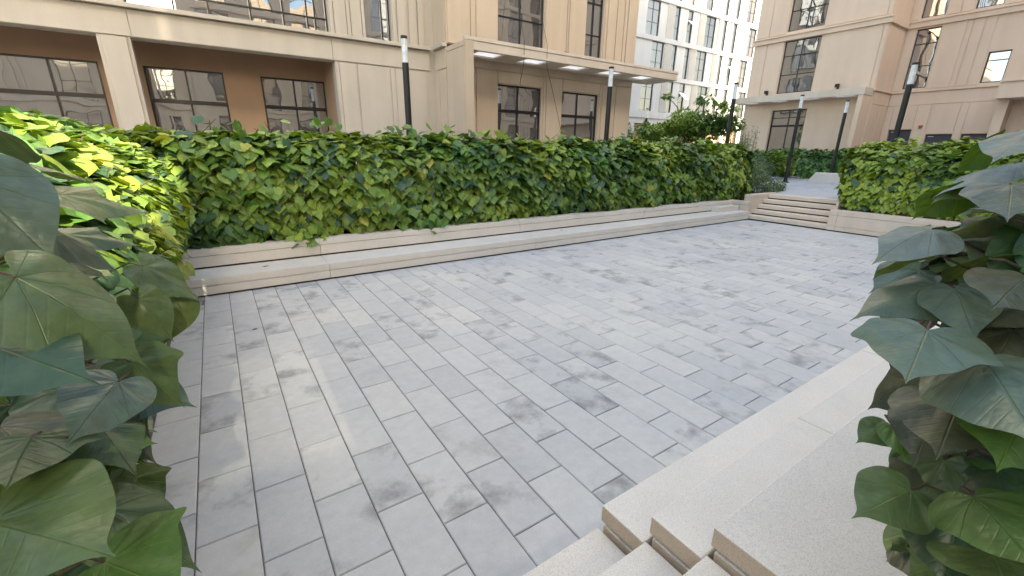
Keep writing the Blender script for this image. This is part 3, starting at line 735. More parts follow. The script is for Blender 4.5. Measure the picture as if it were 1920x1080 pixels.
# ---- the blocks across the courtyard (seen only as reflections; they cast its shade, some added to gate sunlight)
def plain_block(name, label, w, u0, u1, z0, z1, depth, flip, cols, rws, mtl='wall'):
    t = empty(name, tuple(list(w((u0+u1)/2, 0))+[0]), label, 'building')
    ops = []
    for a, b in cols:
        for c, d in rws:
            if c > z0 and d < z1: ops.append((a, b, c, d))
    wall = MB(); wall_mesh(wall, w, u0, u1, z0, z1, ops, .3)
    for c, d in rws:
        if c > z0 and d < z1: wall.wbox(w, u0, u1, .001, .14, c-.45, c-.12)
    part(wall, 'wall', M[mtl], t)
    pn = MB()
    for a, b in cols:
        for c, d in rws:
            if c > z0 and d < z1:
                for q in (.25, .6, .95): pn.wbox(w, b+q, b+q+.16, .001, .07, c, d)
    part(pn, 'rib', M[mtl], t)
    for (a, b, c, d) in ops:
        window(w, t, a, b, c, d, mull=((a+b)/2,), trans=(c+(d-c)*.38, c+(d-c)*.75), dep=.15)
    cr = MB(); cr.wbox(w, u0+.01, u1-.01, -depth, -.34, z0, z1); part(cr, 'building_core', M['wall'], t)
    return t
RW = [(1.2, 4.3)]+[(5.3+3.25*k, 8.05+3.25*k) for k in range(6)]
plain_block('opposite_block', 'tall beige apartment block standing across the courtyard behind the camera', WYp(-12), -.48+1.03, 56, 0, 26, 3, 0, [(.9+3.1*k, 2.5+3.1*k) for k in range(14)], RW)
t = empty('sun_gate_screen', (0, -12, 0), 'added unseen wall with a louvre grille that thins sunlight for a soft patch on the paving', 'screen')  # added out of view; its slats thin the sun into a soft paving patch
mb = MB().box(-.48, .549, -12.1, -12, 0, 8.75).box(-.48, .549, -12.1, -12, 9.95, 10.15).box(-.46, .549, -12.1, -12, 10.151, 26); part(mb, 'wall', M['wall'], t)
mb = MB(); x = -.48
while x < .54: mb.box(x, x+.1125, -12.06, -12.04, 8.751, 9.949); x += .12
part(mb, 'louvre', M['wall'], t)
t = plain_block('sun_slot_block', 'added low beige block behind the camera leaving a sun slot towards the left hedge', WYp(-12.1), -9, -.4805, 0, 10.15, 2.8, 0, [(-8, -6.2), (-5, -3.4), (-2.6, -1.4)], RW)  # added out of view; its height sets where sun reaches the hedge
mb = MB().box(-9, -.4805, -14.9, -12.1, 15.4, 26); part(mb, 'sun_slot_top', M['wall'], t)  # added slab caps the slot so sun stops short of the facade
plain_block('side_block', 'low beige block on the left side behind the camera, cut down to let in skylight', WXp(-14), -30, 14, 0, 5.0, 6, 0, [(-12+5.2*k, -10+5.2*k) for k in range(5)], RW[:6])  # height cut down so the right facades receive more sky
plain_block('sun_slot_tower', 'added beige tower behind the camera closing the far side of the sun slot', WYp(-12.2), -20, -9.01, 0, 26, 2.8, 0, [(-18, -16), (-13, -11)], RW)  # added to block sun beyond the far side of the slot

# ------------------------------------------------------------------ lamp posts
LG = 'slim black lamp posts with white tops around the planting'
def lamp_post(x, y, base, top, label, first=None):
    if first is None:
        t = empty('lamp_post', (x, y, base), label, 'lamp post', LG); h = top-base
        part(MB().tube([(x, y, base+.06), (x, y, top-.56)], .075, 20), 'post', M['post'], t, smooth=False)
        fl = MB().tube([(x, y, base+.0), (x, y, base+.025)], .17, 20)
        for k in range(4):
            a = k*math.pi/2+.78; fl.tube([(x+.12*math.cos(a), y+.12*math.sin(a), base+.025), (x+.12*math.cos(a), y+.12*math.sin(a), base+.05)], .014, 6)
        fl.tube([(x, y, base+.025), (x, y, base+.12)], [.10, .085], 20)
        part(fl, 'base_plate', M['post'], t)
        part(MB().tube([(x, y, top-.559), (x, y, top-.06)], .068, 20), 'lamp_lens', M['lens'], t)
        part(MB().tube([(x, y, top-.059), (x, y, top)], .076, 20), 'cap', M['post'], t)
        return t
    r_ = first.copy(); COL.objects.link(r_); r_.location = (x, y, base); r_['label'] = label
    for ch in first.children:
        c = ch.copy(); COL.objects.link(c); c.parent = r_
    return r_
L0 = lamp_post(22.24, 10.06, DECK, 4.537, 'black lamp post with its round base visible on the upper deck beside the grey-green shrub')
BT = 4.537
for (x, y, lab) in ((4.12, 10.70, 'large black lamp post in front of the blank beige wall right of the shade-brown porch'),
                    (10.68, 10.49, 'black lamp post behind the long hedge, right of the two glass doors'),
                    (16.86, 4.84, 'large black lamp post rising behind the yellow-green hedge on the right'),
                    (26.1, 9.7, 'short-looking black lamp post in front of the far canopy fin above the far dark hedge'),
                    (16.67, 9.93, 'black lamp post in front of the spreading tree'),
                    (22.37, 18.73, 'small distant black lamp post at the left edge of the spreading tree')):
    lamp_post(x, y, DECK, BT, lab, L0)

# stone bench on the upper deck
t = empty('stone_block_bench', (25.5, 9.5, DECK), 'pale stone block bench with a slanted end on the far upper deck', 'bench')
mb = MB(); x0, x1, y0, y1, z0, z1 = 23.3, 23.95, 7.9, 9.62, DECK, DECK+.46
mb.v += [(x0,y0,z0),(x1,y0,z0),(x1,y1,z0),(x0,y1,z0),(x0,y0,z1),(x1,y0,z1),(x1,y1-.1,z1),(x0,y1-.32,z1)]
mb.f += [(0,3,2,1),(4,5,6,7),(0,1,5,4),(1,2,6,5),(2,3,7,6),(3,0,4,7)]
part(mb, 'seat_block', M['stone'], t, bevel=.01)

# ------------------------------------------------------------------ hedges
def hedge(name, label, loc): return empty(name, loc, label, 'hedge')
# long back hedge
t = hedge('long_hedge', 'long dense hedge of heart-shaped green leaves behind the stepped bench', (6.7, 8.6, .5))
pb = [(8.10, .54), (8.0, .8), (7.99, 1.4), (8.02, 1.85), (8.14, 2.12), (8.38, 2.27), (8.8, 2.32), (9.4, 2.25)]
cutb = lambda P: (P[:,0] > -.9)
hedge_leaves('foliage', t, [(a, z) for a, z in pb], 'x', 1, (-1.6, 15.3), 16500, .188, .46, False, M['leaf'], .68, 1.0, lumpy=.11)
stems('stems', t, (-1, 15.2, 8.35, 9.3, .5, 2.2), 160, .014)
for (sx, top) in ((3.35, 0), (1.15, 0), (.3, 1), (1.7, 1), (3.0, 1), (4.4, 1), (5.3, 1), (7.2, 1), (9.0, 1), (11.3, 1), (13.0, 1)):   # sprays hanging over the coping, shoots standing above the top
    n_ = 26 if not top else 16
    P_ = np.stack([RNG.normal(sx, .16 if not top else .30, n_), RNG.normal(7.98 if not top else 8.5, .07 if not top else .2, n_), RNG.uniform(.50, .85, n_) if not top else RNG.uniform(2.2, 2.52, n_)], 1)
    leaves('spray', P_, RNG.normal(0, .5, (n_, 3))+np.array([0, -.5, -.7 if not top else -.1]), RNG.normal(0, .3, (n_, 3))+np.array([0, -.8 if not top else -.3, .6 if not top else 1.]), .15*RNG.uniform(.7, 1.2, n_), tints(P_, .5, sx), False, M['leaf'], t)['kind'] = 'stuff'
# its far end face
hedge_leaves('end_foliage', t, [(15.2, .72), (15.42, 1.2), (15.4, 1.8), (15.2, 2.2)][::-1], 'y', 1, (8.1, 9.4), 900, .17, .25, False, M['leaf'], .42, 1.0)
# left hedge: far sunlit stretch and close stretch
t = hedge('side_hedge', 'broad heart-leaved hedge along the left planter with bright sunlit top leaves', (-1.2, 4, .45))
pl = [(-2.9, 2.46), (-1.8, 2.42), (-1.15, 2.24), (-.74, 1.98), (-.50, 1.62), (-.42, 1.2), (-.50, .85), (-.68, .66)]
hedge_leaves('foliage', t, pl, 'y', 1, (2.2, 8.4), 10500, .165, .30, False, M['leaf'], .85, 3.0, lumpy=.09, cut=lambda P: P[:,1] > 2.3)
pn_ = [(-1.8, 2.30), (-1.15, 2.16), (-.72, 1.86), (-.52, 1.5), (-.50, 1.1), (-.60, .8), (-.72, .62)]
hedge_leaves('close_foliage', t, pn_, 'y', 1, (.35, 2.6), 2300, .185, .35, True, M['leaf_near'], .38, 4.0, lumpy=.06)
stems('stems', t, (-1.6, -.75, .4, 8.2, .46, 1.9), 110, .013)
# right hedge across the plaza
t = hedge('right_hedge', 'yellow-green heart-leaved hedge on the sand-coloured planter at the right', (15.2, 3, .55))
pr_ = [(14.52, .62), (14.46, .95), (14.44, 1.4), (14.50, 1.9), (14.72, 2.22), (15.1, 2.38), (15.8, 2.38)]
hedge_leaves('foliage', t, pr_, 'y', 1, (-1.5, 5.05), 7500, .155, .40, False, M['leaf'], 1.15, 8.0, lumpy=.12, amount=.95)
pe = [(5.02, .70), (5.22, 1.2), (5.2, 1.8), (5.0, 2.2)]
hedge_leaves('end_foliage', t, pe[::-1], 'x', 1, (14.55, 16.2), 1500, .17, .3, False, M['leaf'], .80, 8.0)
stems('stems', t, (14.9, 16, -1, 5, .5, 2.1), 60, .013)

# ---- close shrub at the right edge, and hand-placed leaves nearest the viewer
KEY_LEFT = [
((-0.354, 1.131, 2.026),(0.095, -0.071, -0.147),(0.2, -0.72, 0.33),0.177,1.01,(0.074, 0.117, 0.09)),
((-0.297, 1.363, 1.972),(0.156, 0.052, -0.048),(0.04, -0.25, 0.77),0.160,0.79,(0.078, 0.125, 0.051)),
((-0.349, 1.544, 1.857),(0.151, 0.013, -0.035),(0.04, -0.21, 0.81),0.146,0.70,(0.078, 0.125, 0.051)),
((-0.265, 0.893, 1.895),(0.139, -0.038, -0.149),(0.06, -0.28, 0.78),0.193,0.88,(0.078, 0.125, 0.051)),
((-0.327, 0.878, 1.815),(0.142, -0.136, -0.021),(0.14, -0.45, 0.65),0.185,0.88,(0.035, 0.074, 0.039)),
((-0.214, 0.994, 1.658),(-0.045, -0.136, -0.017),(0.16, -0.62, 0.59),0.135,0.97,(0.074, 0.117, 0.09)),
((-0.201, 1.052, 1.668),(0.071, -0.007, -0.125),(0.09, -0.54, 0.65),0.135,0.92,(0.078, 0.125, 0.051)),
((-0.276, 1.098, 1.556),(0.077, -0.061, -0.122),(0.1, -0.43, 0.74),0.147,0.70,(0.066, 0.078, 0.055)),
((-0.307, 1.043, 1.46),(0.052, 0.033, -0.14),(0.17, -0.65, 0.63),0.143,1.14,(0.078, 0.125, 0.051)),
((-0.343, 0.794, 1.573),(0.144, -0.148, 0.011),(0.18, -0.47, 0.73),0.193,1.14,(0.078, 0.125, 0.051)),
((-0.245, 0.781, 1.447),(0.105, -0.135, 0.011),(0.16, -0.59, 0.72),0.160,1.06,(0.066, 0.133, 0.035)),
((-0.271, 0.943, 1.428),(0.139, -0.096, -0.128),(0.08, -0.35, 0.83),0.197,0.70,(0.078, 0.125, 0.051)),
((-0.391, 1.052, 1.5),(0.021, 0.039, -0.146),(0.17, -0.49, 0.7),0.143,0.97,(0.066, 0.133, 0.035)),
((-0.413, 1.163, 1.584),(0.06, 0.06, -0.138),(0.14, -0.43, 0.71),0.151,0.97,(0.035, 0.074, 0.039)),
((-0.375, 1.346, 2.117),(0.021, 0.167, -0.063),(0.07, -0.29, 0.7),0.168,0.88,(0.074, 0.117, 0.09)),
((-0.256, 1.647, 1.635),(0.067, -0.044, -0.141),(0.08, -0.57, 0.58),0.152,0.88,(0.078, 0.125, 0.051)),
((-0.319, 0.924, 1.622),(0.017, -0.159, 0.026),(0.19, -0.5, 0.67),0.151,0.97,(0.035, 0.074, 0.039)),
((-0.338, 1.417, 1.877),(0.105, 0.063, -0.107),(0.07, -0.34, 0.71),0.151,0.79,(0.098, 0.144, 0.117)),
((-0.199, 1.95, 1.533),(-0.073, -0.071, -0.16),(0.08, -0.66, 0.52),0.177,0.88,(0.078, 0.125, 0.051)),
((-0.261, 1.85, 1.496),(-0.065, -0.132, -0.042),(0.11, -0.66, 0.52),0.143,0.88,(0.066, 0.133, 0.035)),
((-0.418, 1.69, 1.627),(0.115, -0.006, -0.083),(0.08, -0.38, 0.71),0.132,0.79,(0.078, 0.125, 0.051)),
((-0.262, 1.92, 1.673),(0.154, -0.031, -0.138),(0.04, -0.39, 0.7),0.195,0.79,(0.078, 0.125, 0.051)),
((-0.388, 1.396, 1.898),(0.064, 0.125, -0.081),(0.07, -0.29, 0.74),0.151,0.88,(0.078, 0.125, 0.051)),
((-0.351, 1.286, 1.844),(0.06, 0.089, -0.121),(0.09, -0.38, 0.68),0.151,0.79,(0.187, 0.242, 0.047)),
((-0.426, 1.245, 1.448),(0.025, 0.077, -0.14),(0.16, -0.51, 0.68),0.151,0.97,(0.035, 0.074, 0.039)),
((-0.329, 1.171, 1.589),(-0.018, -0.152, 0.007),(0.16, -0.53, 0.63),0.143,0.97,(0.035, 0.074, 0.039)),
((-0.386, 1.027, 1.607),(0.075, -0.143, -0.012),(0.19, -0.51, 0.66),0.151,0.97,(0.066, 0.078, 0.055)),
((-0.388, 1.14, 1.407),(0.022, 0.044, -0.135),(0.16, -0.49, 0.71),0.135,1.06,(0.035, 0.074, 0.039)),
((-0.286, 1.17, 1.334),(0.069, -0.109, -0.04),(0.11, -0.49, 0.73),0.126,0.88,(0.078, 0.125, 0.051)),
((-0.386, 1.066, 1.384),(0.056, 0.076, -0.096),(0.13, -0.4, 0.77),0.126,0.97,(0.035, 0.074, 0.039)),
((-0.286, 1.277, 1.446),(-0.013, -0.134, -0.013),(0.15, -0.6, 0.62),0.126,0.88,(0.066, 0.133, 0.035)),
((-0.353, 1.487, 2.031),(0.071, 0.142, -0.033),(0.06, -0.29, 0.71),0.151,0.88,(0.078, 0.125, 0.051)),
((-0.374, 1.437, 1.454),(0.085, -0.118, -0.029),(0.13, -0.55, 0.63),0.139,0.98,(0.035, 0.074, 0.039)),
((-0.465, 1.218, 1.34),(0.07, -0.134, -0.02),(0.16, -0.43, 0.74),0.143,1.04,(0.035, 0.074, 0.039)),
((-0.352, 1.133, 1.459),(0.074, -0.101, -0.022),(0.16, -0.55, 0.67),0.119,0.86,(0.066, 0.078, 0.055)),
((-0.4, 1.426, 1.459),(0.076, -0.115, -0.046),(0.11, -0.42, 0.72),0.136,0.93,(0.066, 0.133, 0.035)),
((-0.287, 1.091, 1.536),(0.064, -0.126, -0.035),(0.07, -0.28, 0.83),0.136,0.93,(0.078, 0.125, 0.051)),
((-0.514, 1.424, 1.145),(0.11, -0.073, 0.017),(0.13, -0.39, 0.77),0.125,0.93,(0.074, 0.117, 0.09)),
((-0.518, 2.025, 1.644),(0.05, 0.123, -0.04),(0.14, -0.57, 0.52),0.129,0.88,(0.078, 0.125, 0.051)),
((-0.493, 1.306, 1.359),(0.071, -0.099, -0.053),(0.21, -0.57, 0.64),0.124,0.93,(0.078, 0.125, 0.051)),
((-0.581, 2.096, 1.269),(-0.002, 0.09, -0.137),(0.17, -0.63, 0.56),0.153,0.89,(0.078, 0.125, 0.051)),
((-0.263, 1.29, 1.544),(0.009, 0.035, -0.129),(0.05, -0.27, 0.82),0.125,0.92,(0.066, 0.078, 0.055)),
((-0.438, 1.397, 1.625),(0.046, 0.112, -0.086),(0.14, -0.5, 0.62),0.139,1.04,(0.066, 0.133, 0.035)),
((-0.368, 1.406, 1.441),(0.099, -0.125, 0.024),(0.12, -0.52, 0.65),0.151,1.00,(0.078, 0.125, 0.051)),
((-0.561, 1.425, 1.074),(0.084, -0.101, -0.054),(0.1, -0.26, 0.85),0.133,1.04,(0.066, 0.078, 0.055)),
((-0.327, 1.458, 1.622),(0.078, -0.093, -0.064),(0.13, -0.62, 0.54),0.128,0.88,(0.078, 0.125, 0.051)),
((-0.322, 1.298, 1.487),(0.094, -0.13, 0.02),(0.06, -0.29, 0.81),0.151,0.94,(0.035, 0.074, 0.039)),
((-0.483, 1.699, 1.733),(0.054, 0.12, -0.046),(0.17, -0.66, 0.45),0.130,0.97,(0.066, 0.133, 0.035)),
((-0.427, 1.175, 1.243),(0.104, -0.099, 0.037),(0.13, -0.38, 0.79),0.139,0.91,(0.074, 0.117, 0.09)),
((-0.531, 1.769, 1.653),(0.109, -0.119, 0.021),(0.16, -0.58, 0.52),0.152,0.92,(0.074, 0.117, 0.09)),
((-0.387, 1.361, 1.289),(0.069, -0.141, -0.029),(0.12, -0.45, 0.73),0.149,0.93,(0.035, 0.074, 0.039)),
((-0.416, 1.458, 1.818),(0.036, 0.125, -0.057),(0.11, -0.43, 0.63),0.132,0.94,(0.187, 0.242, 0.047)),
((-0.539, 1.384, 1.201),(0.08, -0.12, -0.013),(0.2, -0.54, 0.68),0.135,0.95,(0.078, 0.125, 0.051)),
((-0.312, 1.145, 1.464),(0.089, -0.122, 0.013),(0.11, -0.43, 0.74),0.142,0.98,(0.066, 0.133, 0.035)),
((-0.235, 1.158, 1.562),(0.102, -0.099, -0.001),(0.1, -0.58, 0.62),0.133,0.89,(0.035, 0.074, 0.039)),
((-0.436, 1.12, 1.303),(0.053, -0.103, -0.052),(0.2, -0.52, 0.71),0.118,1.01,(0.066, 0.133, 0.035)),
((-0.587, 2.166, 1.573),(0.05, 0.104, -0.09),(0.14, -0.55, 0.55),0.136,0.91,(0.187, 0.242, 0.047)),
((-0.483, 1.308, 1.243),(0.101, -0.095, -0.012),(0.15, -0.44, 0.74),0.130,0.94,(0.035, 0.074, 0.039)),
((-0.361, 1.529, 1.786),(0.051, 0.137, -0.032),(0.07, -0.33, 0.72),0.140,1.04,(0.074, 0.117, 0.09)),
((-0.461, 1.293, 1.372),(0.101, -0.097, 0.033),(0.1, -0.31, 0.8),0.134,1.01,(0.066, 0.133, 0.035)),
((-0.324, 1.247, 1.466),(0.115, -0.109, 0.007),(0.07, -0.29, 0.81),0.149,0.93,(0.074, 0.117, 0.09)),
((-0.471, 1.491, 1.461),(0.018, 0.09, -0.12),(0.13, -0.43, 0.7),0.141,1.05,(0.074, 0.117, 0.09)),
((-0.487, 2.01, 1.615),(0.074, 0.102, -0.047),(0.14, -0.66, 0.46),0.126,0.96,(0.066, 0.078, 0.055)),
((-0.513, 1.426, 1.199),(0.063, 0.026, -0.109),(0.12, -0.35, 0.79),0.120,1.00,(0.035, 0.074, 0.039)),
((-0.511, 1.483, 1.446),(0.009, 0.046, -0.123),(0.17, -0.5, 0.66),0.123,0.94,(0.078, 0.125, 0.051)),
((-0.387, 1.173, 1.15),(0.099, -0.126, -0.003),(0.14, -0.45, 0.77),0.150,0.96,(0.035, 0.074, 0.039)),
((-0.37, 1.744, 1.473),(0.022, 0.052, -0.136),(0.11, -0.52, 0.63),0.138,0.91,(0.035, 0.074, 0.039)),
((-0.357, 1.519, 1.691),(0.086, -0.09, -0.036),(0.11, -0.51, 0.6),0.121,0.96,(0.078, 0.125, 0.051)),
((-0.416, 1.792, 1.716),(0.109, -0.068, -0.006),(0.06, -0.31, 0.74),0.120,0.93,(0.187, 0.242, 0.047)),
((-0.35, 1.091, 1.246),(0.063, 0.064, -0.111),(0.11, -0.39, 0.8),0.133,0.89,(0.078, 0.125, 0.051)),
((-0.299, 1.097, 1.488),(0.108, -0.076, 0.015),(0.06, -0.26, 0.84),0.124,0.91,(0.066, 0.133, 0.035)),
((-0.311, 1.307, 1.582),(0.074, 0.101, -0.074),(0.11, -0.54, 0.62),0.136,0.85,(0.098, 0.144, 0.117)),
((-0.367, 1.286, 1.38),(0.059, -0.124, -0.051),(0.12, -0.43, 0.74),0.137,0.97,(0.066, 0.078, 0.055)),
((-0.513, 1.358, 1.19),(0.026, -0.026, -0.133),(0.19, -0.51, 0.71),0.129,0.89,(0.078, 0.125, 0.051)),
((-0.344, 1.04, 1.258),(0.068, -0.115, -0.022),(0.11, -0.35, 0.82),0.127,0.96,(0.035, 0.074, 0.039)),
((-0.485, 1.349, 1.325),(0.057, 0.095, -0.099),(0.18, -0.55, 0.65),0.138,0.87,(0.066, 0.133, 0.035)),
((-0.352, 1.275, 1.488),(0.101, -0.078, -0.01),(0.07, -0.27, 0.82),0.119,0.97,(0.066, 0.078, 0.055)),
((-0.402, 1.116, 1.299),(0.045, 0.066, -0.104),(0.17, -0.52, 0.71),0.123,0.97,(0.078, 0.125, 0.051)),
((-0.357, 1.376, 1.739),(0.036, 0.109, -0.083),(0.11, -0.44, 0.65),0.133,0.85,(0.074, 0.117, 0.09)),
((-0.325, 1.111, 1.426),(0.067, -0.117, -0.042),(0.12, -0.44, 0.74),0.132,0.95,(0.078, 0.125, 0.051)),
((-0.469, 2.033, 1.697),(0.014, 0.076, -0.129),(0.11, -0.5, 0.58),0.140,0.95,(0.035, 0.074, 0.039)),
((-0.37, 1.094, 1.233),(0.041, -0.008, -0.15),(0.08, -0.26, 0.87),0.146,1.03,(0.066, 0.133, 0.035)),
((-0.401, 1.336, 1.304),(0.035, 0.007, -0.123),(0.1, -0.35, 0.8),0.119,0.85,(0.078, 0.125, 0.051)),
((-0.408, 1.735, 1.417),(0.005, 0.061, -0.139),(0.08, -0.35, 0.76),0.142,0.96,(0.098, 0.144, 0.117)),
((-0.439, 4.912, 1.237),(0.066, 0.073, -0.114),(0.04, -0.5, 0.58),0.140,1.00,(0.281, 0.328, 0.078)),
((-0.322, 3.725, 1.253),(0.068, 0.063, -0.118),(0.04, -0.51, 0.6),0.140,1.00,(0.281, 0.328, 0.078)),
((-0.387, 3.898, 1.502),(0.068, 0.107, -0.08),(0.04, -0.41, 0.65),0.140,1.00,(0.281, 0.328, 0.078)),
((-0.511, 4.937, 1.449),(0.063, 0.09, -0.102),(0.04, -0.45, 0.61),0.140,1.00,(0.281, 0.328, 0.078)),
((-0.357, 4.771, 1.03),(0.069, 0.061, -0.118),(0.04, -0.53, 0.58),0.140,1.00,(0.281, 0.328, 0.078)),
((-0.511, 4.751, 1.404),(0.068, 0.115, -0.068),(0.06, -0.57, 0.51),0.140,1.00,(0.281, 0.328, 0.078)),
((-0.419, 4.053, 1.499),(0.064, 0.09, -0.101),(0.04, -0.48, 0.59),0.140,1.00,(0.281, 0.328, 0.078)),
((-0.483, 4.344, 1.396),(0.063, 0.087, -0.105),(0.05, -0.47, 0.6),0.140,1.00,(0.281, 0.328, 0.078)),
((-0.432, 4.572, 1.385),(0.065, 0.084, -0.106),(0.03, -0.38, 0.68),0.140,1.00,(0.281, 0.328, 0.078)),
((-0.307, 3.759, 1.391),(0.072, 0.097, -0.089),(0.02, -0.31, 0.75),0.140,1.00,(0.281, 0.328, 0.078)),
((-0.456, 4.294, 1.407),(0.062, 0.049, -0.128),(0.05, -0.51, 0.56),0.140,1.00,(0.281, 0.328, 0.078)),
((-0.554, 4.949, 1.294),(0.067, 0.113, -0.073),(0.06, -0.56, 0.52),0.140,1.00,(0.281, 0.328, 0.078)),
]
